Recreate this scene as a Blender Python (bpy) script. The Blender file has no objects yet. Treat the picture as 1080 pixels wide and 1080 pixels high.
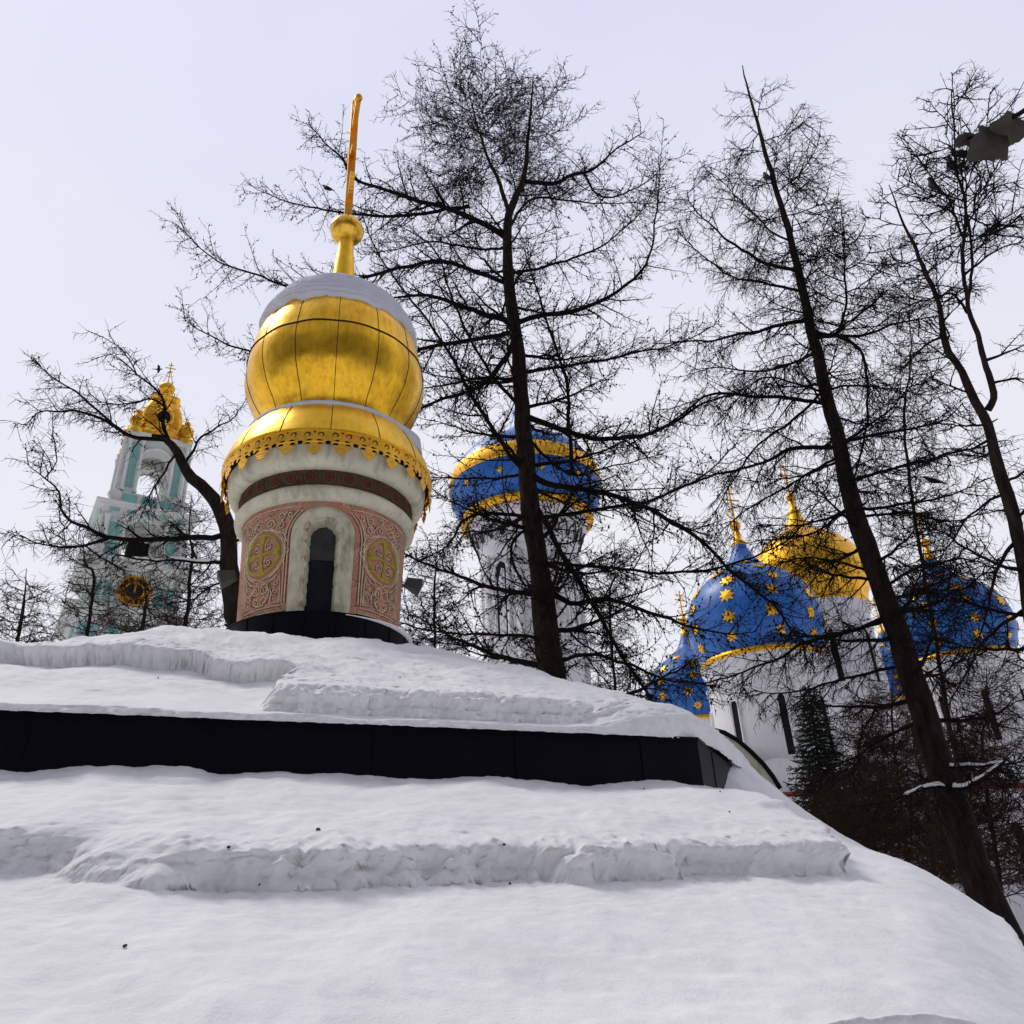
import bpy, math, random
import numpy as np
from mathutils import Vector, Matrix
random.seed(7); rng = np.random.default_rng(11)
pi = math.pi
S = bpy.context.scene
COL = S.collection

# ------------------------------------------------------------------ camera maths
FPX = 850.0; CAMZ = 5.0
PITCH = math.radians(27.13); ROLL = math.radians(2.764)
cF = np.array([0, math.cos(PITCH), math.sin(PITCH)])
_R0 = np.array([1.0, 0, 0]); _U0 = np.array([0, -math.sin(PITCH), math.cos(PITCH)])
cR = math.cos(ROLL) * _R0 - math.sin(ROLL) * _U0
cU = math.sin(ROLL) * _R0 + math.cos(ROLL) * _U0
CAM = np.array([0, 0, CAMZ])

def at(x, y, d):
    """surveyed direction (x,y of the photo) at horizontal distance d -> world point"""
    v = cF * FPX + cR * (x - 540) + cU * (540 - y)
    v = v / math.hypot(v[0], v[1])
    return CAM + v * d

def mpp(P):
    return float((np.asarray(P) - CAM) @ cF) / FPX

# ------------------------------------------------------------------ noise
_perm = np.arange(256); np.random.default_rng(3).shuffle(_perm); _perm = np.concatenate([_perm, _perm, _perm])
_g = np.random.default_rng(4).normal(size=(256, 3)); _g /= np.linalg.norm(_g, axis=1)[:, None]
def pnoise(x, y, z):
    x = np.asarray(x, float); y = np.asarray(y, float) + 0 * x; z = np.asarray(z, float) + 0 * x
    xi = np.floor(x).astype(int); yi = np.floor(y).astype(int); zi = np.floor(z).astype(int)
    xf = x - xi; yf = y - yi; zf = z - zi
    u = xf**3 * (xf * (xf * 6 - 15) + 10); v = yf**3 * (yf * (yf * 6 - 15) + 10); w = zf**3 * (zf * (zf * 6 - 15) + 10)
    def gr(a, b, c):
        h = _perm[_perm[_perm[(xi + a) & 255] + ((yi + b) & 255)] + ((zi + c) & 255)]
        g = _g[h]
        return g[..., 0] * (xf - a) + g[..., 1] * (yf - b) + g[..., 2] * (zf - c)
    L = lambda a, b, t: a + (b - a) * t
    return L(L(L(gr(0,0,0), gr(1,0,0), u), L(gr(0,1,0), gr(1,1,0), u), v),
             L(L(gr(0,0,1), gr(1,0,1), u), L(gr(0,1,1), gr(1,1,1), u), v), w) * 1.5
def fbm(x, y, z, o=4, ga=0.5):
    s = 0; a = 1.0; f = 1.0
    for i in range(o):
        s = s + a * pnoise(x * f + 13.1 * i, y * f + 7.7 * i, z * f + 3.3 * i); a *= ga; f *= 2.03
    return s
def sstep(a, b, x):
    t = np.clip((x - a) / (b - a), 0, 1); return t * t * (3 - 2 * t)

# ------------------------------------------------------------------ objects
def tag(o, label=None, cat=None, group=None, kind=None):
    if label: o['label'] = label
    if cat: o['category'] = cat
    if group: o['group'] = group
    if kind: o['kind'] = kind
    return o
def empty(name, loc=(0, 0, 0), rz=0.0):
    o = bpy.data.objects.new(name, None); COL.objects.link(o)
    o.location = loc; o.rotation_euler = (0, 0, rz); o.empty_display_size = 0.2
    return o
class MB:
    """mesh collector in world coordinates"""
    def __init__(s): s.v = []; s.f = []; s.m = []; s.n = 0; s.sm = []
    def add(s, V, Fc, mi=0, smooth=True):
        V = np.asarray(V, float).reshape(-1, 3)
        s.v.append(V); k = s.n
        for f in Fc: s.f.append([i + k for i in f]); s.m.append(mi); s.sm.append(smooth)
        s.n += len(V)
    def box(s, c, size, rz=0.0, mi=0, M=None):
        hx, hy, hz = size[0] / 2, size[1] / 2, size[2] / 2
        V = np.array([[x, y, z] for x in (-hx, hx) for y in (-hy, hy) for z in (-hz, hz)])
        if M is not None: V = V @ np.array(M).T
        cs, sn = math.cos(rz), math.sin(rz)
        V = np.stack([V[:, 0] * cs - V[:, 1] * sn, V[:, 0] * sn + V[:, 1] * cs, V[:, 2]], 1) + np.asarray(c)
        s.add(V, [(0,1,3,2),(4,6,7,5),(0,4,5,1),(2,3,7,6),(0,2,6,4),(1,5,7,3)], mi, False)
    def grid(s, P, closed_u=False, mi=0, smooth=True, flip=False):
        """P (nu,nv,3)"""
        nu, nv = P.shape[:2]; F = []
        for i in range(nu if closed_u else nu - 1):
            i2 = (i + 1) % nu
            for j in range(nv - 1):
                q = (i * nv + j, i2 * nv + j, i2 * nv + j + 1, i * nv + j + 1)
                F.append(q[::-1] if flip else q)
        s.add(P.reshape(-1, 3), F, mi, smooth)
    def lathe(s, c, prof, seg=48, mi=0, smooth=True, a0=0.0, lob=None):
        pr = np.array(prof, float); a = a0 + np.arange(seg) * 2 * pi / seg
        k = np.ones(seg) if lob is None else lob(a)
        P = np.zeros((seg, len(pr), 3))
        P[..., 0] = c[0] + (pr[None, :, 0] * k[:, None]) * np.cos(a)[:, None]
        P[..., 1] = c[1] + (pr[None, :, 0] * k[:, None]) * np.sin(a)[:, None]
        P[..., 2] = c[2] + pr[None, :, 1]
        s.grid(P, True, mi, smooth)
    def tube(s, pts, r, sides=8, mi=0, smooth=True, caps=True):
        V, F = tube_arrays(np.asarray(pts, float)[None], np.broadcast_to(np.asarray(r, float), (len(pts),))[None], sides)
        s.add(V, F.tolist(), mi, smooth)
        if caps:
            n = len(pts)
            s.f.append([s.n - n * sides + i for i in range(sides)]); s.m.append(mi); s.sm.append(smooth)
            s.f.append([s.n - sides + i for i in range(sides)]); s.m.append(mi); s.sm.append(smooth)
    def build(s, name, mats, parent=None, autosmooth=None):
        if name == 'turquoise_panel' and len(s.v) > 1:
            for v in s.v:
                b = MB(); b.add(v, [(0,1,3,2),(4,6,7,5),(0,4,5,1),(2,3,7,6),(0,2,6,4),(1,5,7,3)], 0, False); o = b.build(name, mats, parent)
            return o
        me = bpy.data.meshes.new(name)
        me.from_pydata(np.concatenate(s.v).tolist(), [], s.f)
        for m in (mats if isinstance(mats, (list, tuple)) else [mats]): me.materials.append(m)
        me.polygons.foreach_set('material_index', s.m); me.polygons.foreach_set('use_smooth', s.sm)
        me.update()
        if autosmooth: me.set_sharp_from_angle(angle=math.radians(autosmooth))
        o = bpy.data.objects.new(name, me); COL.objects.link(o)
        if parent:
            # parents are never rotated after their parts are built: keep world coordinates
            o.parent = parent; o.matrix_parent_inverse = world_of(parent).inverted()
        return o
def world_of(o):
    M = Matrix.LocRotScale(o.location, o.rotation_euler, o.scale)
    if o.parent: M = world_of(o.parent) @ o.matrix_parent_inverse @ M
    return M

def tube_arrays(P, R, sides):
    B, n, _ = P.shape
    T = np.gradient(P, axis=1); T /= np.linalg.norm(T, axis=2, keepdims=True) + 1e-9
    ref = np.zeros((B, 1, 3)); mean = T.mean(1)
    vert = np.abs(mean[:, 2]) > 0.8
    ref[~vert, 0] = (0, 0, 1); ref[vert, 0] = (1, 0.13, 0)
    U = np.cross(T, np.broadcast_to(ref, T.shape)); U /= np.linalg.norm(U, axis=2, keepdims=True) + 1e-9
    W = np.cross(U, T)
    a = np.arange(sides) * 2 * pi / sides
    V = P[:, :, None, :] + R[:, :, None, None] * (np.cos(a)[None, None, :, None] * U[:, :, None, :] + np.sin(a)[None, None, :, None] * W[:, :, None, :])
    b, j, i = np.meshgrid(np.arange(B), np.arange(n - 1), np.arange(sides), indexing='ij')
    base = b * n * sides; i2 = (i + 1) % sides
    F = np.stack([base + j * sides + i, base + j * sides + i2, base + (j + 1) * sides + i2, base + (j + 1) * sides + i], -1).reshape(-1, 4)
    return V.reshape(-1, 3), F
class Bulk:
    """fast quad/tri mesh"""
    def __init__(s): s.V = []; s.F = []; s.n = 0
    def tubes(s, P, R, sides):
        if len(P) == 0: return
        V, F = tube_arrays(P, R, sides); s.V.append(V); s.F.append(F + s.n); s.n += len(V)
    def grid(s, P, closed_u=False, flip=False):
        nu, nv = P.shape[:2]; i, j = np.meshgrid(np.arange(nu if closed_u else nu - 1), np.arange(nv - 1), indexing='ij'); i2 = (i + 1) % nu
        F = np.stack([i * nv + j, i2 * nv + j, i2 * nv + j + 1, i * nv + j + 1], -1).reshape(-1, 4)
        if flip: F = F[:, ::-1]
        s.V.append(P.reshape(-1, 3)); s.F.append(F + s.n); s.n += nu * nv
    def octs(s, C, r, h):
        B = len(C)
        if B == 0: return
        o = np.array([[1,0,0],[0,1,0],[-1,0,0],[0,-1,0],[0,0,1],[0,0,-1]], float)
        sc = np.stack([r, r, h], 1)
        V = C[:, None, :] + o[None] * sc[:, None, :]
        q = np.array([[0,1,4,4],[1,2,4,4],[2,3,4,4],[3,0,4,4],[1,0,5,5],[2,1,5,5],[3,2,5,5],[0,3,5,5]])
        F = (q[None] + (np.arange(B) * 6)[:, None, None]).reshape(-1, 4)
        s.V.append(V.reshape(-1, 3)); s.F.append(F + s.n); s.n += B * 6
    def build(s, name, mat, parent=None, smooth=True):
        V = np.concatenate(s.V); F = np.concatenate(s.F)
        tri = F[:, 2] == F[:, 3]
        Q = F[~tri]; T = F[tri][:, :3]
        me = bpy.data.meshes.new(name)
        me.vertices.add(len(V)); me.vertices.foreach_set('co', V.astype(np.float32).ravel())
        nl = Q.size + T.size; me.loops.add(nl)
        me.loops.foreach_set('vertex_index', np.concatenate([Q.ravel(), T.ravel()]).astype(np.int32))
        npoly = len(Q) + len(T); me.polygons.add(npoly)
        st = np.concatenate([np.arange(len(Q)) * 4, Q.size + np.arange(len(T)) * 3]).astype(np.int32)
        me.polygons.foreach_set('loop_start', st)
        me.polygons.foreach_set('use_smooth', np.full(npoly, smooth))
        me.materials.append(mat); me.update(calc_edges=True); me.validate()
        o = bpy.data.objects.new(name, me); COL.objects.link(o)
        if parent: o.parent = parent; o.matrix_parent_inverse = world_of(parent).inverted()
        return o

# ------------------------------------------------------------------ materials
class Mat:
    def __init__(s, name):
        s.m = bpy.data.materials.new(name); s.m.use_nodes = True
        s.t = s.m.node_tree; s.b = s.t.nodes['Principled BSDF']
    def n(s, typ, **kw):
        nd = s.t.nodes.new(typ)
        for k, v in kw.items():
            if k.startswith('i_'): nd.inputs[k[2:].replace('_', ' ')].default_value = v
            else: setattr(nd, k, v)
        return nd
    def l(s, a, b): s.t.links.new(a, b)
    def noise(s, scale, detail=6, rough=0.55, dist=0.0, coord=None, vec=None):
        nd = s.n('ShaderNodeTexNoise'); nd.inputs['Scale'].default_value = scale; nd.inputs['Detail'].default_value = detail
        nd.inputs['Roughness'].default_value = rough; nd.inputs['Distortion'].default_value = dist
        s.l(vec if vec is not None else s.pos(), nd.inputs['Vector']); return nd.outputs['Fac']
    def pos(s, kind='Object'):
        if not hasattr(s, '_tc'): s._tc = s.n('ShaderNodeTexCoord')
        return s._tc.outputs[kind]
    def scaled(s, v):
        mp = s.n('ShaderNodeMapping'); mp.inputs['Scale'].default_value = v; s.l(s.pos(), mp.inputs['Vector']); return mp.outputs[0]
    def ramp(s, fac, stops):
        r = s.n('ShaderNodeValToRGB'); e = r.color_ramp.elements
        while len(e) < len(stops): e.new(0.5)
        for k, (p, c) in enumerate(stops):
            e[k].position = p; e[k].color = tuple(c) + (1,) if len(c) == 3 else c
        s.l(fac, r.inputs[0]); return r.outputs[0]
    def mix(s, f, a, b, mode='MIX'):
        x = s.n('ShaderNodeMix', data_type='RGBA', blend_type=mode)
        for sock, v in ((x.inputs[0], f), (x.inputs[6], a), (x.inputs[7], b)):
            if hasattr(v, 'default_value'): s.l(v, sock)
            else: sock.default_value = v if not isinstance(v, tuple) else (v + (1,) if len(v) == 3 else v)
        return x.outputs[2]
    def bump(s, h, strength=0.3, dist=0.02):
        b = s.n('ShaderNodeBump'); b.inputs['Strength'].default_value = strength; b.inputs['Distance'].default_value = dist
        s.l(h, b.inputs['Height']); s.l(b.outputs[0], s.b.inputs['Normal'])
    def set(s, **kw):
        for k, v in kw.items():
            sock = s.b.inputs[k.replace('_', ' ')]
            if hasattr(v, 'default_value'): s.l(v, sock)
            else: sock.default_value = v + (1,) if isinstance(v, tuple) and len(v) == 3 else v
        return s

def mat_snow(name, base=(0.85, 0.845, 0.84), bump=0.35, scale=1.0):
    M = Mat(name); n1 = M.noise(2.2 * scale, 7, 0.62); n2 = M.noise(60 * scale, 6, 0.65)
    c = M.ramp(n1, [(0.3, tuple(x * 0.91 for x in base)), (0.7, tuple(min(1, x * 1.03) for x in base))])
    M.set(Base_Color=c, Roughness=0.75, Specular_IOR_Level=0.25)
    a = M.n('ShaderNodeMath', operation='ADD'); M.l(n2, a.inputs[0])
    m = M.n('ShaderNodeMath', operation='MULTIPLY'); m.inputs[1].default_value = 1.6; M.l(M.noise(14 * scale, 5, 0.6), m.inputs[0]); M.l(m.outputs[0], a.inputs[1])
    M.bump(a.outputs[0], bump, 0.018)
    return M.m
def mat_gold(name, base=(1.0, 0.56, 0.035), dark=(0.24, 0.085, 0.012), rough=0.30, sc=1.6, amount=0.58, streak=True):
    M = Mat(name)
    n1 = M.noise(sc, 6, 0.6, 0.6)
    n2 = M.noise(5.0, 5, 0.65, 0.0, vec=M.scaled((3.0, 3.0, 0.55))) if streak else M.noise(sc * 5, 5)
    f1 = M.ramp(n1, [(0.38, (0, 0, 0)), (0.75, (amount, amount, amount))])
    f2 = M.ramp(n2, [(0.46, (0, 0, 0)), (0.74, (amount * .8,) * 3)])
    c = M.mix(f1, base, tuple(0.5 * a + 0.5 * b for a, b in zip(base, dark)))
    c = M.mix(f2, c, dark)
    sp = M.noise(38, 3, 0.7); c = M.mix(M.ramp(sp, [(0.68, (0, 0, 0)), (0.74, (.7, .7, .7))]), c, dark)
    M.set(Base_Color=c, Metallic=1.0, Roughness=M.ramp(n1, [(0.3, (rough * .75,) * 3), (0.8, (rough * 1.5,) * 3)]))
    M.bump(M.noise(2.2, 4, 0.5), 0.25, 0.05)
    return M.m
def mat_plain(name, col, rough=0.7, var=0.25, sc=4.0, bump=0.2, bd=0.01, metal=0.0, dirt=None, spec=0.15):
    M = Mat(name); M.set(Specular_IOR_Level=spec); n = M.noise(sc, 6, 0.62)
    c = M.ramp(n, [(0.28, tuple(x * (1 - var) for x in col)), (0.72, tuple(min(1, x * (1 + var)) for x in col))])
    if dirt:
        d = M.noise(2.2, 7, 0.7, 0.3, vec=M.scaled((2.5, 2.5, 0.7)))
        c = M.mix(M.ramp(d, [(0.5, (0, 0, 0)), (0.72, (0.75, 0.75, 0.75))]), c, dirt)
    M.set(Base_Color=c, Roughness=rough, Metallic=metal)
    M.bump(M.noise(sc * 9, 5, 0.6), bump, bd)
    return M.m
SNOW = mat_snow('snow_thick'); SNOWD = mat_snow('snow_shaded', (0.60, 0.61, 0.66), 0.5, 1.5)  # second snow is greyer, with shade put into its colour
GOLD = mat_gold('gold_leaf'); GOLD2 = mat_gold('gold_band', (1.0, 0.60, 0.04), (0.5, 0.20, 0.015), 0.36, 2.4, 0.45)
GOLDL = mat_gold('gold_lace', (1.0, 0.56, 0.06), (0.35, 0.15, 0.02), 0.42, 3.0, 0.5, False)
GOLDF = mat_gold('gold_far', (1.0, 0.55, 0.05), (0.45, 0.2, 0.02), 0.45, 0.35, 0.7, False)
SEAM = mat_plain('dark_seam', (0.03, 0.018, 0.008), 0.8)
BLACK = mat_plain('black_metal_sheet', (0.0022, 0.0022, 0.0042), 0.5, 0.6, 2.5, 0.3, 0.01, spec=.10)
STONE = mat_plain('weathered_white_stone', (0.64, 0.61, 0.46), 0.85, 0.14, 3.0, 0.4, 0.01, dirt=(0.30, 0.26, 0.18))
FRAME = mat_plain('chipped_window_plaster', (0.60, 0.57, 0.41), 0.9, 0.18, 6.0, 0.8, 0.02, dirt=(0.14, 0.10, 0.06))
OCHRE = mat_plain('ochre_paint', (0.36, 0.27, 0.05), 0.75, 0.3, 8.0, 0.3)
CREAM = mat_plain('cream_relief', (0.66, 0.55, 0.38), 0.85, 0.3, 9.0, 0.3)
RED = mat_plain('dark_red_groove', (0.15, 0.035, 0.022), 0.85, 0.3, 9.0, 0.2)
DGREEN = mat_plain('tarnished_green', (0.085, 0.085, 0.03), 0.8, 0.3, 12.0, 0.3)
WHITEW = mat_plain('white_limewash', (0.76, 0.74, 0.74), 0.9, 0.06, 0.6, 0.15, 0.02, dirt=(0.66, 0.63, 0.62))
TOWERW = mat_plain('tower_white', (0.64, 0.65, 0.60), 0.9, 0.12, 0.25, 0.1, 0.02)
TEAL = mat_plain('turquoise_wall', (0.24, 0.46, 0.42), 0.9, 0.2, 0.3, 0.1, 0.02)
DARK = mat_plain('dark_void', (0.012, 0.012, 0.016), 0.8)
GREYG = mat_plain('grey_glass', (0.045, 0.046, 0.047), 0.6, 0.3, 5.0, 0.1)
METG = mat_plain('grey_lamp_metal', (0.07, 0.075, 0.075), 0.6, 0.2, 9.0, 0.2)
TILE = mat_plain('red_roof_strip', (0.25, 0.05, 0.04), 0.8)
def mat_bark(name, a, b):
    M = Mat(name); n = M.noise(3.0, 8, 0.7, 0.4, vec=M.scaled((3, 3, 0.8)))
    M.set(Base_Color=M.ramp(n, [(0.35, a), (0.68, b)]), Roughness=0.95, Specular_IOR_Level=0.1)
    M.bump(M.noise(7.0, 8, 0.75, 0.5, vec=M.scaled((3, 3, 0.7))), 1.0, 0.06); return M.m
BARK = mat_bark('larch_bark', (0.009, 0.007, 0.006), (0.050, 0.034, 0.026))
TWIG = mat_bark('larch_twig', (0.007, 0.005, 0.0045), (0.024, 0.017, 0.014))
TWIGB = mat_bark('brown_twig', (0.022, 0.014, 0.009), (0.085, 0.052, 0.032))
NEEDLE = mat_plain('spruce_needles', (0.017, 0.028, 0.018), 0.9, 0.5, 2.0, 0.2)
LEAF = mat_plain('withered_leaf', (0.065, 0.06, 0.045), 0.8, 0.35, 9.0, 0.4)
FEATHER = mat_plain('crow_feathers', (0.006, 0.006, 0.009), 0.5, 0.3, 30.0, 0.3)
def mat_blue():
    M = Mat('blue_dome_paint'); n = M.noise(0.5, 6, 0.6)
    c = M.ramp(n, [(0.3, (0.006, 0.085, 0.34)), (0.7, (0.014, 0.16, 0.54))])
    c = M.mix(M.ramp(M.noise(2.5, 7, 0.7, 0.2, vec=M.scaled((1.5, 1.5, .3))), [(0.55, (0, 0, 0)), (0.8, (.5, .5, .5))]), c, (0.05, 0.12, 0.22))
    M.set(Base_Color=c, Roughness=0.42); M.bump(M.noise(0.7, 4), 0.3, 0.1); return M.m
BLUE = mat_blue()
def mat_stucco():
    M = Mat('pink_stucco')
    n = M.noise(5, 7, 0.65)
    c = M.ramp(n, [(0.25, (0.36, 0.14, 0.075)), (0.55, (0.52, 0.225, 0.13)), (0.8, (0.56, 0.36, 0.24))])
    v = M.n('ShaderNodeTexVoronoi', feature='DISTANCE_TO_EDGE'); v.inputs['Scale'].default_value = 7.0
    w = M.n('ShaderNodeVectorMath', operation='ADD'); nz = M.n('ShaderNodeTexNoise'); nz.inputs['Scale'].default_value = 6
    M.l(M.pos(), nz.inputs['Vector']); sc = M.n('ShaderNodeVectorMath', operation='SCALE'); sc.inputs['Scale'].default_value = 0.14
    M.l(nz.outputs['Color'], sc.inputs[0]); M.l(M.pos(), w.inputs[0]); M.l(sc.outputs[0], w.inputs[1]); M.l(w.outputs[0], v.inputs['Vector'])
    g = M.ramp(v.outputs['Distance'], [(0.0, (1, 1, 1)), (0.05, (0, 0, 0))])
    r = M.ramp(v.outputs['Distance'], [(0.05, (0, 0, 0)), (0.09, (.75, .75, .75)), (0.13, (0, 0, 0))])
    c = M.mix(r, c, (0.50, 0.40, 0.31)); c = M.mix(M.mix(0.75, (0, 0, 0), g), c, (0.17, 0.045, 0.03))
    c = M.mix(M.ramp(M.noise(1.7, 6, 0.7, 0.0, vec=M.scaled((2, 2, .8))), [(0.48, (0, 0, 0)), (0.75, (.7, .7, .7))]), c, (0.30, 0.24, 0.17))
    M.set(Base_Color=c, Roughness=0.92); M.bump(v.outputs['Distance'], 0.6, 0.02); return M.m
STUCCO = mat_stucco()

# ------------------------------------------------------------------ world, sun, camera
W = bpy.data.worlds.new('World'); S.world = W; W.use_nodes = True
nt = W.node_tree; nt.nodes.clear()
out = nt.nodes.new('ShaderNodeOutputWorld')
sky = nt.nodes.new('ShaderNodeTexSky'); sky.sky_type = 'NISHITA'; sky.sun_disc = False
SUN_EL, SUN_AZ = math.radians(56), math.radians(-62)    # azimuth from +Y clockwise
sky.sun_elevation = SUN_EL; sky.sun_rotation = SUN_AZ
b1 = nt.nodes.new('ShaderNodeBackground'); b1.inputs[1].default_value = 0.11; nt.links.new(sky.outputs[0], b1.inputs[0])
tc = nt.nodes.new('ShaderNodeTexCoord'); sep = nt.nodes.new('ShaderNodeSeparateXYZ'); nt.links.new(tc.outputs['Generated'], sep.inputs[0])
nz = nt.nodes.new('ShaderNodeTexNoise'); nz.inputs['Scale'].default_value = 1.6; nz.inputs['Detail'].default_value = 4
nt.links.new(tc.outputs['Generated'], nz.inputs['Vector'])
# cloud deck: whiter toward the horizon ahead, faintly blue overhead
rz = nt.nodes.new('ShaderNodeValToRGB'); e = rz.color_ramp.elements
e[0].position = 0.0; e[0].color = (0.94, 0.93, 0.95, 1); e[1].position = 0.85; e[1].color = (0.74, 0.76, 0.97, 1)
e2 = e.new(0.45); e2.color = (0.88, 0.88, 0.95, 1)
nt.links.new(sep.outputs[2], rz.inputs[0])
mc = nt.nodes.new('ShaderNodeMix'); mc.data_type = 'RGBA'; mc.inputs[0].default_value = 0.5
rn = nt.nodes.new('ShaderNodeValToRGB'); rn.color_ramp.elements[0].position = 0.3; rn.color_ramp.elements[0].color = (0.74, 0.76, 0.93, 1)
rn.color_ramp.elements[1].position = 0.7; rn.color_ramp.elements[1].color = (0.98, 0.97, 0.99, 1)
nt.links.new(nz.outputs['Fac'], rn.inputs[0]); nt.links.new(rz.outputs[0], mc.inputs[6]); nt.links.new(rn.outputs[0], mc.inputs[7])
# low dark band behind the camera, added to shade the snow faces and gold
def mth(op, a, b=None, clamp=False):
    m = nt.nodes.new('ShaderNodeMath'); m.operation = op; m.use_clamp = clamp
    for i, v in enumerate((a, b)):
        if v is None: continue
        if hasattr(v, 'default_value'): nt.links.new(v, m.inputs[i])
        else: m.inputs[i].default_value = v
    return m.outputs[0]
back = mth('MULTIPLY', mth('SUBTRACT', mth('MULTIPLY', sep.outputs[1], -1.0), 0.05), 3.0, True)
wob = mth('MULTIPLY', mth('SUBTRACT', nz.outputs['Fac'], 0.5), 0.9)
low = mth('MULTIPLY', mth('SUBTRACT', mth('ADD', 0.66, wob), sep.outputs[2]), 3.0, True)
back_dark = mth('MULTIPLY', mth('MULTIPLY', back, low), 0.92)
dim = nt.nodes.new('ShaderNodeMix'); dim.data_type = 'RGBA'; dim.blend_type = 'MULTIPLY'; dim.inputs[7].default_value = (0.50, 0.50, 0.53, 1)  # sky behind the camera dimmed to deepen shade on the snow
nt.links.new(mth('MULTIPLY', mth('ADD', mth('MULTIPLY', sep.outputs[1], -1.0), 0.10), 1.6, True), dim.inputs[0]); nt.links.new(mc.outputs[2], dim.inputs[6])
mw = nt.nodes.new('ShaderNodeMix'); mw.data_type = 'RGBA'; mw.inputs[7].default_value = (0.045, 0.038, 0.035, 1)
nt.links.new(back_dark, mw.inputs[0]); nt.links.new(dim.outputs[2], mw.inputs[6])
b2 = nt.nodes.new('ShaderNodeBackground'); b2.inputs[1].default_value = 1.0; nt.links.new(mw.outputs[2], b2.inputs[0])
ms = nt.nodes.new('ShaderNodeMixShader'); ms.inputs[0].default_value = 0.90
nt.links.new(b1.outputs[0], ms.inputs[1]); nt.links.new(b2.outputs[0], ms.inputs[2]); nt.links.new(ms.outputs[0], out.inputs[0])
sl = bpy.data.lights.new('sun', 'SUN'); sl.energy = 1.6; sl.angle = math.radians(16); sl.color = (1.0, 0.96, 0.90)
so = bpy.data.objects.new('sun', sl); COL.objects.link(so)
sd = Vector((math.sin(SUN_AZ) * math.cos(SUN_EL), math.cos(SUN_AZ) * math.cos(SUN_EL), math.sin(SUN_EL)))
so.rotation_euler = sd.to_track_quat('Z', 'Y').to_euler()
cd = bpy.data.cameras.new('camera'); co = bpy.data.objects.new('camera', cd); COL.objects.link(co); S.camera = co
cd.sensor_width = 36; cd.sensor_fit = 'HORIZONTAL'; cd.lens = 36 * FPX / 1080; cd.clip_start = 0.05; cd.clip_end = 4000
Mx = Matrix(((cR[0], cU[0], -cF[0], 0), (cR[1], cU[1], -cF[1], 0), (cR[2], cU[2], -cF[2], CAMZ), (0, 0, 0, 1)))
co.matrix_world = Mx
S.view_settings.view_transform = 'Standard'; S.view_settings.look = 'None'; S.view_settings.exposure = 0
S.cycles.max_bounces = 5; S.cycles.diffuse_bounces = 3; S.cycles.glossy_bounces = 3
S.render.film_transparent = False

# ------------------------------------------------------------------ ground
def build_ground():
    mb = MB()
    r = np.concatenate([np.linspace(0, 120, 60), np.geomspace(130, 1800, 20)]); a = np.arange(96) * 2 * pi / 96
    P = np.zeros((96, len(r), 3)); P[..., 0] = r[None] * np.cos(a)[:, None]; P[..., 1] = r[None] * np.sin(a)[:, None] + 10
    P[..., 2] = 0.25 * fbm(P[..., 0] * .08, P[..., 1] * .08, 0.0, 3) * np.clip(r[None] / 20, 0, 1)
    mb.grid(P, True); o = mb.build('snowy_ground', mat_snow('snow_ground', (0.78, 0.79, 0.83), 0.5, 0.2)); tag(o, kind='structure')
build_ground()

# ------------------------------------------------------------------ THE CHAPEL
HX, HY = -3.0036, 11.618           # axis of the drum
FA = math.atan2(-HY, -HX)          # direction from the axis to the photographer
Z = lambda z: z + CAMZ
def cyl(th, z, r):
    """th measured from the side facing the photographer, positive to the photo's right"""
    a = FA + th
    return np.stack([HX + r * np.cos(a), HY + r * np.sin(a), 0 * a + z + CAMZ], -1)
chapel = empty('chapel', (HX, HY, 0))
tag(chapel, 'chapel with gilded onion dome on a pink stucco drum above snowy black edged roofs', 'chapel')

# plan polygon of the black fascia (outer corners), clockwise from the left front
n_fr = np.array([0.3805, -0.9248]); t_fr = np.array([0.9248, 0.3805])
foot = np.array([HX, HY]) + 5.6 * n_fr
C1 = foot + 2.64 * t_fr; L0 = foot - 5.6 * t_fr
def rotv(v, a): c, s = math.cos(a), math.sin(a); return np.array([v[0] * c - v[1] * s, v[0] * s + v[1] * c])
poly = [L0, C1]
d = t_fr
for k, ln in enumerate((4.9, 4.6, 4.9, 7.75, 4.9, 4.6)):
    d = rotv(d, pi / 4); poly.append(poly[-1] + d * ln)
poly = np.array(poly)
# close the figure on the left side
edges = []
for i in range(len(poly)):
    a, b = poly[i], poly[(i + 1) % len(poly)]
    t = (b - a) / np.linalg.norm(b - a); n = np.array([t[1], -t[0]]); edges.append((a, n, t))
def inside(x, y, k=0.18):
    """smoothed inward distance to the fascia line"""
    D = np.stack([-((x - a[0]) * n[0] + (y - a[1]) * n[1]) for a, n, t in edges], 0)
    m = D.min(0); return m - k * np.log(np.exp(-(D - m) / k).sum(0)) * 1.0
CC = poly.mean(0)
def ray_to(th, off):
    """radius from CC along direction th where smoothed inside() == off"""
    lo = np.full_like(th, 0.5); hi = np.full_like(th, 12.0)
    for _ in range(40):
        m = (lo + hi) / 2; v = inside(CC[0] + m * np.cos(th), CC[1] + m * np.sin(th)) > off
        lo = np.where(v, m, lo); hi = np.where(v, hi, m)
    return (lo + hi) / 2
def thetas():
    a0 = math.atan2(*(foot - 4.4 * t_fr - CC)[::-1]); c1 = math.atan2(*(C1 - CC)[::-1])
    fine = np.linspace(a0, c1 + 1.1, 900)
    rest = np.linspace(c1 + 1.1, a0 + 2 * pi, 110)[1:-1]
    return np.concatenate([fine, rest])
TH = thetas()
def sfront(x, y): return (x - foot[0]) * t_fr[0] + (y - foot[1]) * t_fr[1]
ZT, ZB = 1.44, 0.755                # fascia top / bottom, relative to the eye

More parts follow.
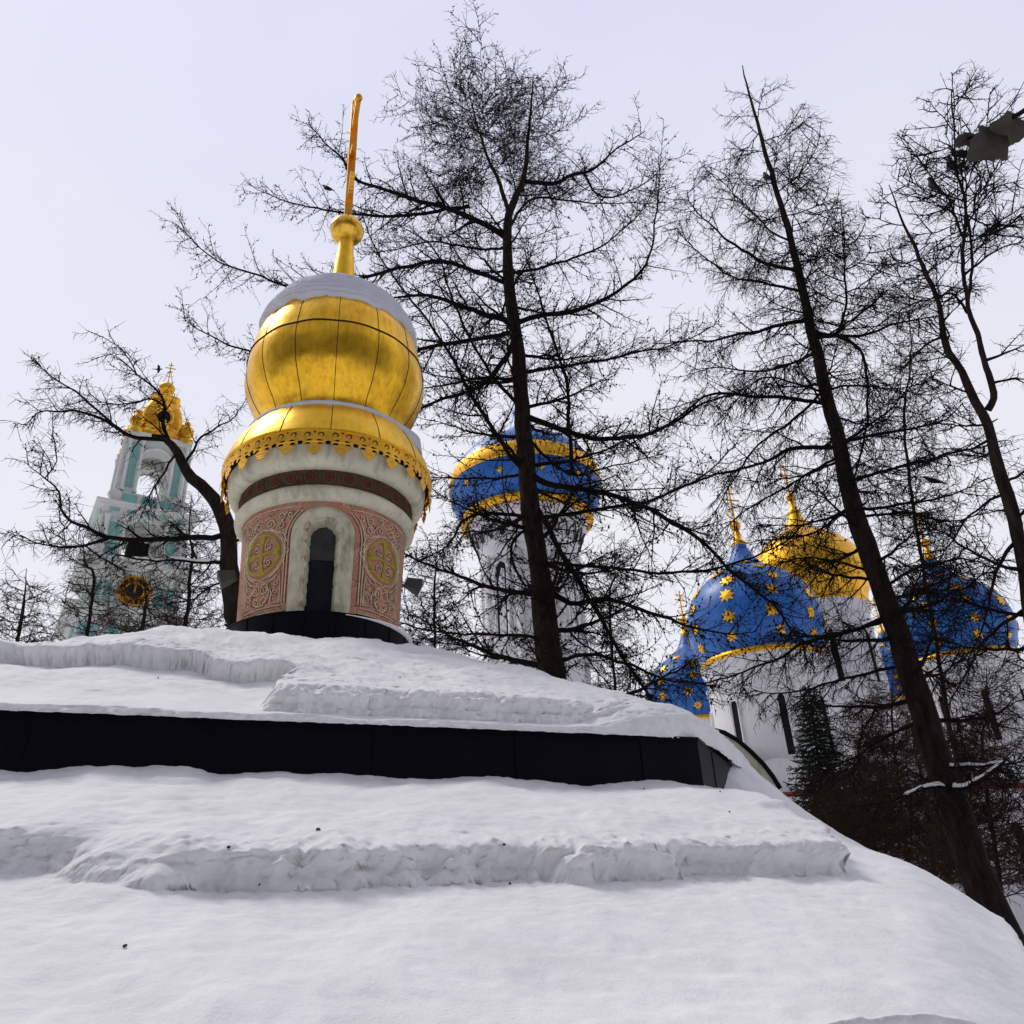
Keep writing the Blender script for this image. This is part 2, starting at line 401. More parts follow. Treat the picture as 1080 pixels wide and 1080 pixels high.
def upper_snow():
    t = np.concatenate([np.full(9, -0.07), np.linspace(-0.069, 0.6, 95), np.linspace(.61, 1.1, 40), np.linspace(1.11, 2.0, 100), np.linspace(2.02, 2.6, 22), np.linspace(2.65, 4.2, 30)])
    rim = ray_to(TH, np.full_like(TH, -0.07))
    inner = 1.0
    n = len(t); X = np.zeros((len(TH), n)); Y = X.copy()
    rr = np.stack([ray_to(TH, np.full_like(TH, tt)) for tt in t], 1)
    X = CC[0] + rr * np.cos(TH)[:, None]; Y = CC[1] + rr * np.sin(TH)[:, None]
    T = np.broadcast_to(t[None], X.shape)
    s = sfront(X, Y)
    frontness = sstep(0.7, 0.2, np.abs(-((X - foot[0]) * n_fr[0] + (Y - foot[1]) * n_fr[1]) - T))
    nA = fbm(X * 1.3, Y * 1.3, 2.0, 4); nB = fbm(X * 5, Y * 5, 5.0, 4); nC = fbm(X * 14, Y * 14, 9.0, 3)
    # bare slab on the left where the thick layer has slid away
    edge_s = -0.98 + 0.10 * nA + 0.04 * nB + 0.25 * (T - 0.6)
    t_slab = 1.66 + 0.05 * nA + 0.02 * nB - 0.45 * sstep(-1.9, -1.15, s) - 0.22 * sstep(-3.0, -3.8, s)
    ell = lambda v, wd, p=2.3: np.clip(1 - (1 - np.clip(v / wd, 0, 1)) ** p, 0, 1) ** (1 / p)
    bare = sstep(0.06, -0.06, s - edge_s + 0.01 * nC) * (1 - ell(T - t_slab, .10))
    bare *= sstep(-5.2, -4.8, s)
    # crumbly layered front of the thick layer
    nH = fbm(s * 2.2, T * 9, 3.0, 3); w = 0.10 * nA + 0.045 * nB + 0.012 * nC + .03 * nH
    q = T + w - 0.11; lay = fbm(s * .8, 2.0 + 0 * T, 31.0, 2)
    ell = lambda v, wd, p=2.3: np.clip(1 - (1 - np.clip(v / wd, 0, 1)) ** p, 0, 1) ** (1 / p)
    st = ell(q, .06, 2.0) * .30 + ell(q - .05 - .05 * lay, .15, 2.0) * .38 + ell(q - .13 + .03 * nB, .34, 2.0) * .32
    rightc = sstep(1.3, 2.4, s)
    st = st * (1 - rightc) + rightc * np.clip(1 - (1 - np.clip((T + 0.07) / 0.22, 0, 1)) ** 2.2, 0, 1) ** (1 / 2.2)
    thick = 0.27 + 0.03 * nA + 0.03 * rightc
    lip = (0.045 + .02 * nA) * np.clip(1 - (1 - np.clip((T + 0.07) / 0.05, 0, 1)) ** 2, 0, 1) ** 0.5
    h = lip + (thick - 0.05) * st * (1 - bare)
    # rounding overhang on the slab edge
    g = 0.45 * np.maximum(T, 0); cap = 1.90 - 1.12 * sstep(-1.5, -3.4, s)
    kn = .5 - .25 * sstep(-1.5, -3.0, s); g = np.where(g > cap - kn, cap - kn + kn * np.tanh((g - cap + kn) / kn), g)
    g = g - 0.10 * sstep(2.0, 3.6, T) * 0
    z = ZT + g + h + 0.035 * nA * sstep(0.3, 1, T) + (0.012 * nB + 0.007 * nC) * (1 - 0.6 * bare) * sstep(-0.05, 0.05, T)
    z[:, :9] = ZT + np.linspace(-0.02, 0.0, 9)[None] * 1.0
    # vertices pushed out sideways on steep faces so the layers bulge
    gx = np.gradient(z, axis=1) / np.maximum(np.gradient(t)[None], 1e-3)
    sb = st * (1 - bare); push = .10 * sstep(.20, .70, sb) * (1 - sstep(.72, 1.0, sb)) * (1 - rightc) + (.022 * fbm(s * 7, z * 26, T * 5, 3) + .017 * fbm(s * 20, z * 46, T * 9, 3)) * sstep(.3, 1.5, gx)
    X = X + push * np.cos(TH)[:, None]; Y = Y + push * np.sin(TH)[:, None]
    P = np.stack([X, Y, z + CAMZ], -1)
    global UP; UP = P; mb = Bulk(); mb.grid(P, True)
    # crown of the cover: closes to the collar
    k = len(TH); last = P[:, -1]
    ring = np.zeros((k, 14, 3))
    for j, f in enumerate(np.linspace(0, 1, 14)):
        tgt = np.stack([HX + 1.3 * np.cos(TH), HY + 1.3 * np.sin(TH)], -1)
        ring[:, j, :2] = last[:, :2] * (1 - f) + tgt * f
        ring[:, j, 2] = last[:, 2] + (Z(3.38) - last[:, 2]) * sstep(0, 1, f)
    mb.grid(ring, True)
    o = mb.build('roof_snow', SNOW)
    tag(o, 'thick snow blanket on the upper roof around the pink drum, layered edge above the black band', 'snow', 'snow lying on the chapel')
upper_snow()

def lower_snow():
    o_ = np.concatenate([np.linspace(-0.06, 1.2, 70), np.linspace(1.208, 2.3, 140), np.linspace(2.33, 3.55, 60), np.full(10, 3.56)])
    c1 = math.atan2(*(C1 - CC)[::-1]); dth = np.angle(np.exp(1j * (TH - c1)))
    scl = 1 - 0.42 * sstep(-0.02, 0.25, dth)
    O = o_[None] * scl[:, None]
    rr = np.stack([ray_to(TH, -O[:, k]) for k in range(len(o_))], 1)
    X = CC[0] + rr * np.cos(TH)[:, None]; Y = CC[1] + rr * np.sin(TH)[:, None]
    s = sfront(X, Y)
    nA = fbm(X * 1.1, Y * 1.1, 12.0, 4); nB = fbm(X * 4.5, Y * 4.5, 15.0, 4); nC = fbm(X * 13, Y * 13, 19.0, 3)
    z = ZB - 0.335 * O - 0.10 * sstep(.6, -.1, O) * 0
    E = 1.86 + 0.06 * nA - 0.75 * sstep(-1.6, -2.7, s) * sstep(-4.0, -2.6, s)*0.6 + 0.25 * sstep(-3.0, -3.6, s) - 0.95 * sstep(2.25, 2.95, s)
    amp = 1 - 0.55 * np.exp(-((s + 1.9) / 0.35) ** 2) - sstep(2.45, 2.85, s)
    amp = np.clip(amp, 0, 1)
    nH = fbm(s * 2.0, O * 8, 3.0, 3); w = 0.17 * nA + 0.032 * nB + 0.008 * nC + .022 * nH
    q = E - O
    ell = lambda v, wd, p=2.3: np.clip(1 - (1 - np.clip(v / wd, 0, 1)) ** p, 0, 1) ** (1 / p)
    lay = fbm(s * .7, 2.0 + 0 * O, 41.0, 2)
    prof = ell(q + w, .10, 2.0) * .40 + ell(q + w - .03 - .06 * lay, .22, 2.0) * .24 + ell(q + w * .8 - .08, .60, 2.0) * .36
    prof = prof * amp + (1 - amp) * sstep(-0.5, 0.9, q)
    thick = 0.29 + 0.02 * nA
    h = 0.07 + (thick - 0.07) * prof
    crust = amp * np.exp(-((q - .10) / .16) ** 2); z = z + .018 * crust * fbm(X * 17, Y * 17, 4.0, 3) - .02 * crust * np.clip(fbm(X * 9, Y * 9, 7.0, 2), 0, 1)
    # drift piled against the side of the band at the right corner
    ds = (X - C1[0]) * edges[1][2][0] + (Y - C1[1]) * edges[1][2][1]      # along the side face
    mound = sstep(0.8, 2.2, ds) * (0.58 * np.exp(-np.maximum(O, 0) / 0.55) + 0.02)
    mound *= sstep(-0.15, 0.15, X * 0 + ds)
    z = z + h + mound + 0.03 * nA + 0.010 * nB + 0.005 * nC
    z = z + 0.09 * np.exp(-((s - 1.9) / 0.5) ** 2) * np.exp(-np.maximum(O, 0) / .4) * 0
    # little slumps high on the left
    for (s0, o0, ls, lo, hh) in ((-2.75, 0.16, .38, .05, .035), (-1.75, 0.32, .22, .05, .03), (-1.2, 0.2, .3, .05, .02), (-1.6, 0.8, .2, .06, .025), (2.55, 0.95, .12, .05, -.045)):
        z = z - hh * np.exp(-((s - s0) / ls) ** 2 - ((O - o0 - .03 * nB) / lo) ** 2)
    z = z - .30 * (sstep(2.5, 3.7, o_)[None] * (scl < .95)[:, None])
    m = 10; z[:, -m:] = z[:, -m - 1][:, None] - np.linspace(0, 0.35, m)[None]
    gx = -np.gradient(z, axis=1) / np.maximum(np.gradient(o_)[None], 1e-3)
    pr2 = prof * amp; push = .11 * sstep(.20, .66, pr2) * (1 - sstep(.68, .98, pr2)) + (.030 * fbm(s * 3.2, z * 15, O * 4, 3) + .020 * fbm(s * 17, z * 42, O * 9, 3)) * sstep(.5, 1.6, gx); push[:, -m:] = 0.03 * nB[:, -m:]
    X = X + push * np.cos(TH)[:, None]; Y = Y + push * np.sin(TH)[:, None]
    ns = edges[1][1]; Ds = (X - C1[0]) * ns[0] + (Y - C1[1]) * ns[1] + .05 * nA; z = z - .26 * sstep(1.25, 2.08, Ds) ** 1.5
    exs = np.maximum(Ds - 1.98, 0); X = X - exs * ns[0]; Y = Y - exs * ns[1]; z = z - np.minimum(exs * 1.6, .8)
    P = np.stack([X, Y, z + CAMZ], -1)
    global LOWP; LOWP = P; mb = Bulk(); mb.grid(P, True, flip=True)
    o = mb.build('roof_snow', SNOW)
    mb = MB(); P2 = P[:, ::8].copy(); P2[..., 2] -= .26; P2[:, -1, 2] -= .1; mb.grid(P2, True, flip=True); mb.build('lower_roof', BLACK, chapel)
    tag(o, 'wide snow blanket on the lower roof below the black band, drifted up at its right corner', 'snow', 'snow lying on the chapel')
lower_snow()

def ringwall(mb, off0, z0, off1, z1, mi=0):
    def pts(off, z):
        out = []
        for i in range(len(poly)):
            a0, n0, _ = edges[i - 1]; a1, n1, _ = edges[i]
            A = np.array([n0, n1]); b = np.array([a0 @ n0 + off, a1 @ n1 + off]); p = np.linalg.solve(A, b); out.append((p[0], p[1], Z(z)))
        return out
    p0, p1 = pts(off0, z0), pts(off1, z1); n = len(p0)
    for i in range(n):
        j = (i + 1) % n; mb.add([p0[i], p0[j], p1[j], p1[i]], [(0, 1, 2, 3)], mi, False)
def chapel_body():
    mb = MB(); ringwall(mb, 0, ZB - 0.25, 0, ZT); ringwall(mb, 0, ZT, -0.3, ZT + 0.01); ringwall(mb, -.3, ZT + .01, -.3, ZT - .1)
    ringwall(mb, 0.012, ZT - 0.035, 0.012, ZT - 0.002); ringwall(mb, 0.012, ZT - 0.002, 0, ZT - 0.001); ringwall(mb, 0.0, ZT - 0.045, 0.012, ZT - 0.035)
    # standing seams in the sheet metal
    for (a, n, t), ln in zip(edges, [np.linalg.norm(poly[(i + 1) % 8] - poly[i]) for i in range(8)]):
        k = int(ln / 1.25)
        for i in range(k + 1):
            p = a + t * (ln * (i + .5) / (k + 1)); mb.box((p[0] + n[0] * .004, p[1] + n[1] * .004, Z((ZT + ZB) / 2 - .1)), (.012, .010, ZT - ZB + .25), math.atan2(t[1], t[0]))
    mb.build('fascia', BLACK, chapel)
    mb = MB(); ringwall(mb, -0.32, ZT - 0.02, -3.9, ZT + 1.45); mb.build('upper_roof', BLACK, chapel)
    mb = MB(); ringwall(mb, 1.35, -CAMZ, 1.35, ZB - .335 * 1.35 - .3); mb.build('wall', STONE, chapel)
    mb = MB(); mb.lathe((HX, HY, CAMZ), [(1.36, 2.9), (1.375, 3.885), (1.385, 3.89), (1.385, 3.905), (1.16, 3.915)], 96)
    for i in range(20):
        a = i * 2 * pi / 20 + .1; mb.tube([(HX + 1.378 * math.cos(a), HY + 1.378 * math.sin(a), Z(z)) for z in (2.9, 3.88)], .007, 5)
    mb.build('drum_collar', BLACK, chapel, 40)
    mb = MB(); a = np.linspace(0.25, 2.0, 60); P = []
    for aa in a:
        w_ = min(1, max(0.05, (aa - .25) * .9)) ; P.append([cyl(np.array(aa), z, r) for r, z in ((1.19, 3.905), (1.24, 3.905 + .05 * w_), (1.34, 3.905 + .045 * w_), (1.375 + .03 * w_, 3.895 + .01 * w_), (1.38 + .035 * w_, 3.885 - .06 * w_), (1.375, 3.88 - .07 * w_))])
    mb.grid(np.array(P).reshape(60, 6, 3)); o = mb.build('collar_snow', SNOW); tag(o, 'thin strip of snow on the black collar at the right foot of the drum', 'snow', 'snow lying on the chapel')
    # kokoshnik gable behind the right corner
    px = [(752, 770), (764, 773), (778, 781), (792, 793), (805, 806), (815, 819), (823, 832), (800, 846), (770, 835), (745, 800)]
    V = [at(x, y, 10.4) for x, y in px]; bk = np.array([.25, .97, 0]) * .5
    mb = MB(); n = len(V); mb.add(V + [v + bk for v in V], [tuple(range(n))] + [(i, (i + 1) % n, n + (i + 1) % n, n + i) for i in range(n)], 0, False)
    g = mb.build('gable', STONE, chapel)
    mb = MB(); mb.tube([np.array(v) - bk * .05 for v in V[:7]], .028, 8); mb.build('rim', BLACK, g)
    mb = MB()
    for q, rr_ in ((.16, .012), (.3, .012)):
        mb.tube([np.array(at(x - 40 * q, y + 52 * q, 10.38)) for x, y in px[1:7]], rr_, 6)
    mb.build('moulding', STONE, g)
chapel_body()

RD = lambda z: 1.20 + (z - 4.2) * 0.045
WB, WSP, WHW = 3.92, 5.115, 0.205     # window bottom, springing, half width
def in_win(u, z, m=0.0):
    return (np.abs(u) < WHW + m) & (z < WSP) & (z > WB - 1) | ((u**2 + (z - WSP)**2) < (WHW + m)**2)
def drum():
    mb = MB(); nu, nz_ = 360, 90; TT = np.arange(nu) * 2 * pi / nu; zz = np.linspace(3.85, 5.70, nz_)
    A, B = np.meshgrid(TT, zz, indexing='ij'); P = cyl(A, B, RD(B) + .003 * fbm(A * 9, B * 7, 1.0, 3))
    k = np.round(A / pi); u = (A - k * pi) * 1.22
    hole = in_win(u, B, 0.07)
    F = []
    for i in range(nu):
        i2 = (i + 1) % nu
        for j in range(nz_ - 1):
            if hole[i, j] and hole[i2, j] and hole[i, j + 1] and hole[i2, j + 1]: continue
            F.append((i * nz_ + j, i2 * nz_ + j, i2 * nz_ + j + 1, i * nz_ + j + 1))
    mb.add(P.reshape(-1, 3), F); dr = mb.build('drum', STUCCO, chapel)
    mb = MB(); mb.lathe((HX, HY, CAMZ), [(0.98, 3.8), (0.98, 5.8)], 48); mb.build('drum_core', DARK, dr)
    # ornament in (u, z) around each of the four medallions
    def ribbon(mb, pts, w, lift=0.004, closed=False, sides=5):
        pts = np.array(pts, float)
        if closed: pts = np.vstack([pts, pts[:2]])
        for base in bases:
            th = base + pts[:, 0] / 1.22; Q = cyl(th, pts[:, 1], RD(pts[:, 1]) + lift)
            mb.tube(Q, w, sides, caps=False)
    bases = [pi / 4 + i * pi / 2 for i in range(4)]
    MZ = 4.90
    circ = lambda r, cx=0, cz=MZ, n=40, a0=0, a1=2 * pi: [(cx + r * math.cos(a0 + (a1 - a0) * i / (n - 1)), cz + r * 1.0 * math.sin(a0 + (a1 - a0) * i / (n - 1))) for i in range(n)]
    def spiral(cx, cz, r, turns, a0, sgn):
        return [(cx + r * (1 - .85 * t) * math.cos(a0 + sgn * turns * 2 * pi * t), cz + r * (1 - .85 * t) * math.sin(a0 + sgn * turns * 2 * pi * t)) for t in np.linspace(0, 1, 26)]
    for b0 in [pi / 4 + i * pi / 2 for i in range(4)]:
        bases[:] = [b0]; mo = MB(); ribbon(mo, circ(.305, n=48), .027, .006, True, 6); mo.build('medallion', OCHRE, dr)
    bases[:] = [pi / 4 + i * pi / 2 for i in range(4)]
    for base in bases:
        mc_ = MB()
        for (du, dz) in ((1, 0), (-1, 0), (0, 1), (0, -1)):
            V = []
            for lift in (-.01, .022):
                for (l, w_) in ((0.01, .018), (.14, .024), (.285, .058), (.285, -.058), (.14, -.024), (.01, -.018)):
                    uu, zz_ = du * l + dz * w_, dz * l + du * w_
                    V.append(cyl(np.array(base + uu / 1.22), MZ + zz_, RD(MZ + zz_) + lift))
            mc_.add(V, [(6, 7, 8, 9, 10, 11)] + [(i, (i + 1) % 6, 6 + (i + 1) % 6, 6 + i) for i in range(6)], 0, False)
        mc_.build('medallion_cross', OCHRE, dr)
    ml = MB(); mr = MB()
    def both(pts, w=.0085, closed=False, groove=True):
        for sg in (1, -1):
            q = [(sg * a, b) for a, b in pts]; ribbon(ml, q, w, .003, closed, 4)
            if groove: ribbon(mr, [(a + sg * .022, b - .012) for a, b in q], .006, .001, closed, 4)
    both(circ(.375, a0=-pi / 2 + .1, a1=pi / 2 - .1)); both(circ(.40, a0=-1.2, a1=1.2, n=24))
    both(circ(.035, .415, MZ, 14), .009, True)
    for q in ((.11, .12), (.11, -.13)): both(spiral(q[0], MZ + q[1], .075, 1.4, pi / 2, 1), .008)
    # border lines that follow the window arches
    arch = [(.96 - .495, 3.98), (.96 - .495, WSP)] ; U0 = 0.96
    def archl(r): return [(U0 - r, 4.12), (U0 - r, 4.4), (U0 - r, 4.8)] + [(U0 - r * math.cos(a), WSP - .02 + r * math.sin(a)) for a in np.linspace(0, 1.05, 14) if WSP + r * math.sin(a) < 5.55]
    for r_, w_ in ((.53, .009), (.575, .008)): both(archl(r_), w_)
    both([(0, 4.08), (.2, 4.08), (.385, 4.08)], .009); both([(0, 4.0), (.25, 4.0), (.43, 4.0)], .009)
    both([(.35, 4.13), (.35, 4.3), (.33, 4.62), (.24, 4.50), (.15, 4.46), (.19, 4.36), (.21, 4.28), (.20, 4.14), (.35, 4.13)], .009)
    both(spiral(.265, 4.27, .06, 1.3, 0, 1), .008); both(spiral(.27, 4.42, .05, 1.1, 2, -1), .007)
    both(spiral(.09, 4.36, .085, 1.5, pi / 2, 1)); both(spiral(.09, 4.19, .075, 1.4, -pi / 2, -1)); both([(0, 4.52), (.06, 4.47), (.13, 4.42), (.17, 4.33), (.15, 4.22), (.06, 4.13), (0, 4.12)], .009)
    for (cx, cz, r, tn, a0, sg) in ((.12, 5.36, .085, 1.5, -pi / 2, 1), (.30, 5.30, .07, 1.4, pi, -1), (.10, 5.50, .05, 1.1, 0, 1), (.30, 5.45, .065, 1.3, -pi / 2, 1), (.45, 5.46, .055, 1.2, 0, -1)): both(spiral(cx, cz, r, tn, a0, sg))
    both([(0, 5.30), (.08, 5.27), (.2, 5.24), (.28, 5.2), (.37, 5.16), (.41, 5.03)], .009); both([(0, 5.58), (.2, 5.575), (.45, 5.57), (.6, 5.55)], .01)
    both([(.02, 5.44), (.12, 5.46), (.2, 5.38), (.24, 5.28), (.33, 5.38), (.38, 5.50)], .008)
    rl = MB()
    ml.build('relief_tracery', CREAM, dr); mr.build('relief_groove', RED, dr)
    # windows
    for i in (0, 2):
        b = i * pi / 2 - (0.03 if i == 0 else 0)
        path = [(-WHW, z) for z in np.linspace(WB - .02, WSP, 26)[:-1]] + [(-WHW * math.cos(a), WSP + WHW * math.sin(a)) for a in np.linspace(0, pi, 30)] + [(WHW, z) for z in np.linspace(WSP, WB - .02, 26)[1:]]
        path = np.array(path); nrm = np.array([(-1, 0)] * 25 + [(-math.cos(a), math.sin(a)) for a in np.linspace(0, pi, 30)] + [(1, 0)] * 25)
        prof = [(.0, -.24), (.0, -.03), (.012, .012), (.03, .022), (.055, .012), (.07, .018), (.12, .05), (.155, .066), (.19, .058), (.215, .03), (.235, .028), (.24, -.02)]
        P = np.zeros((len(path), len(prof), 3))
        ns = fbm(path[:, 0] * 9 + i * 7, path[:, 1] * 9, 3.0, 4)
        for j, (o_, r_) in enumerate(prof):
            chip = (np.clip(ns * 1.3 - .1, 0, .5) * .09 if j in (1, 2, 3, 4) else 0) 
            uu = path[:, 0] + nrm[:, 0] * (o_ + chip); zz_ = path[:, 1] + nrm[:, 1] * (o_ + chip)
            P[:, j] = cyl(b + uu / 1.22, zz_, RD(zz_) + r_ - (chip * .4 if j else 0) + .003 * ns)
        w = MB(); w.grid(P, False); win = w.build('window', FRAME, chapel)
        zz_ = np.linspace(WB, WSP - .28, 3); g = MB()
        def pane(mb_, z0, z1, r, n=16):
            ps = []
            for z in np.linspace(z0, z1, n):
                hw = WHW + .06 if z < WSP else math.sqrt(max(1e-4, (WHW + .06)**2 - (z - WSP)**2)); ps.append([cyl(np.array(b - hw / 1.22), z, r), cyl(np.array(b + hw / 1.22), z, r)])
            mb_.grid(np.array(ps).reshape(n, 2, 3))
        g = MB(); pane(g, WB, 4.82, 1.05); g.build('pane', DARK, win)
        g = MB(); pane(g, 4.80, WSP + WHW + .04, 1.06); g.build('pane', GREYG, win)
drum()
def mouldings():
    c = (HX, HY, CAMZ)
    def ring(prof, name, mat, seg=140, par=chapel, nz_=.004):
        mb = MB(); pr = np.array(prof); a = np.arange(seg) * 2 * pi / seg
        A, J = np.meshgrid(a, np.arange(len(pr)), indexing='ij'); r = pr[J, 0] + nz_ * fbm(np.cos(A) * 5, np.sin(A) * 5, pr[J, 1] * 6, 3)
        P = np.stack([HX + r * np.cos(A), HY + r * np.sin(A), Z(pr[J, 1] + .07)], -1); mb.grid(P, True); return mb.build(name, mat, par, 50)
    ring([(1.24, 5.60), (1.275, 5.565), (1.29, 5.56), (1.35, 5.575), (1.395, 5.62), (1.41, 5.68), (1.40, 5.74), (1.37, 5.775), (1.345, 5.785), (1.335, 5.80), (1.30, 5.84), (1.28, 5.86)], 'lower_cornice', STONE)
    fr = ring([(1.30, 5.82), (1.325, 5.83), (1.37, 6.06), (1.38, 6.09)], 'frieze', mat_plain('frieze_brown', (0.085, 0.038, 0.026), .85, .4, 9, .4))
    ring([(1.36, 6.05), (1.40, 6.04), (1.45, 6.05), (1.50, 6.075), (1.515, 6.10), (1.525, 6.105), (1.545, 6.14), (1.56, 6.2), (1.565, 6.28), (1.575, 6.34), (1.58, 6.48), (1.5, 6.64)], 'upper_cornice', STONE)
    mg = MB(); mr = MB()
    for i in range(30):
        th = i * 2 * pi / 30
        def ring2(mb_, r0, w, du=0, n=18):
            pts = []
            for k in range(n + 2):
                a = k * 2 * pi / n; zz_ = 6.015 + r0 * math.sin(a); pts.append(cyl(np.array(th + (du + r0 * math.cos(a)) / 1.35), zz_, 1.325 + (zz_ - 5.90) * .195 + .004))
            mb_.tube(pts, w, 5, caps=False)
        ring2(mg, .088, .012); ring2(mr, .05, .016, 0, 12); ring2(mg, .02, .010, .141, 8)
    mg.build('frieze_rings', DGREEN, fr); mr.build('frieze_rosettes', RED, fr)
mouldings()

def lace():
    R = 1.685; N = 26; w = 2 * pi * R / N
    def hook(cx, cz, r, sg):
        o_, i_ = [], []
        for t in np.linspace(0, 1, 16):
            a = (1.15 * pi + sg * 0) - t * 1.75 * pi; rr = r * (1 - .42 * t); ww = .0085 * math.sin(pi * min(1, t * 1.05 + .05)) + .003
            ca, sa = math.cos(a) * sg, math.sin(a)
            o_.append((cx + ca * (rr + ww), cz + sa * (rr + ww))); i_.append((cx + ca * (rr - ww), cz + sa * (rr - ww)))
        return o_ + i_[::-1]
    L = [(0, -.455), (.016, -.425), (.022, -.40), (.05, -.415), (.075, -.385), (.066, -.355), (.095, -.35), (.112, -.315), (.092, -.285), (.058, -.272), (.05, -.245), (.075, -.228), (.115, -.232), (.135, -.262), (.158, -.268), (.172, -.245), (.158, -.222), (.18, -.20), (w / 2, -.195)]
    outline = [(-x, z) for x, z in L[::-1]] + L[1:] + [(w / 2, .0), (w / 4, .0), (0, 0), (-w / 4, 0), (-w / 2, 0)]
    holes = [hook(.10, -.10, .045, 1), hook(-.10, -.10, .045, 1),
             [(.028, -.19), (.06, -.172), (.10, -.18), (.13, -.195), (.09, -.205), (.05, -.208)], [(-.028, -.19), (-.05, -.208), (-.09, -.205), (-.13, -.195), (-.10, -.18), (-.06, -.172)],
             [(0, -.335), (.018, -.30), (.0, -.31), (-.018, -.30)],
             [(.0, -.035), (.022, -.05), (0, -.075), (-.022, -.05)]]
    cu = bpy.data.curves.new('lace_curve', 'CURVE'); cu.dimensions = '2D'; cu.fill_mode = 'BOTH'; cu.extrude = .004
    for pts in [outline] + holes:
        sp = cu.splines.new('POLY'); sp.points.add(len(pts) - 1); sp.use_cyclic_u = True
        for p, q in zip(sp.points, pts): p.co = (q[0], q[1], 0, 1)
    ob = bpy.data.objects.new('lace_curve', cu); COL.objects.link(ob)
    dg = bpy.context.evaluated_depsgraph_get(); me = ob.evaluated_get(dg).to_mesh()
    V = np.array([v.co[:] for v in me.vertices]); F = [tuple(p.vertices) for p in me.polygons]
    ob.evaluated_get(dg).to_mesh_clear(); bpy.data.objects.remove(ob)
    mb = MB(); rr = random.Random(5)
    for i in range(N):
        th0 = (i + .36) * 2 * pi / N; til = rr.uniform(-.02, .05); dz = rr.uniform(-.006, .006)
        sk = rr.uniform(-.01, .01)
        lean = np.clip(-V[:, 1] - .2, 0, 1) * til * 2.2
        P = cyl(th0 + (V[:, 0] + sk * V[:, 1]) / R, 6.635 + V[:, 1] + dz, R - .012 + V[:, 2] + lean + .010 * V[:, 1])
        mb.add(P, F, 0, False)
    mb.build('lace_valance', GOLDL, chapel)
    mb = MB(); mb.lathe((HX, HY, CAMZ), [(1.66, 6.66), (1.60, 6.50), (1.57, 6.42)], 96); mb.build('valance_shade', DARK, chapel)  # dark sheet standing in for the shadowed gap behind the lace
lace()

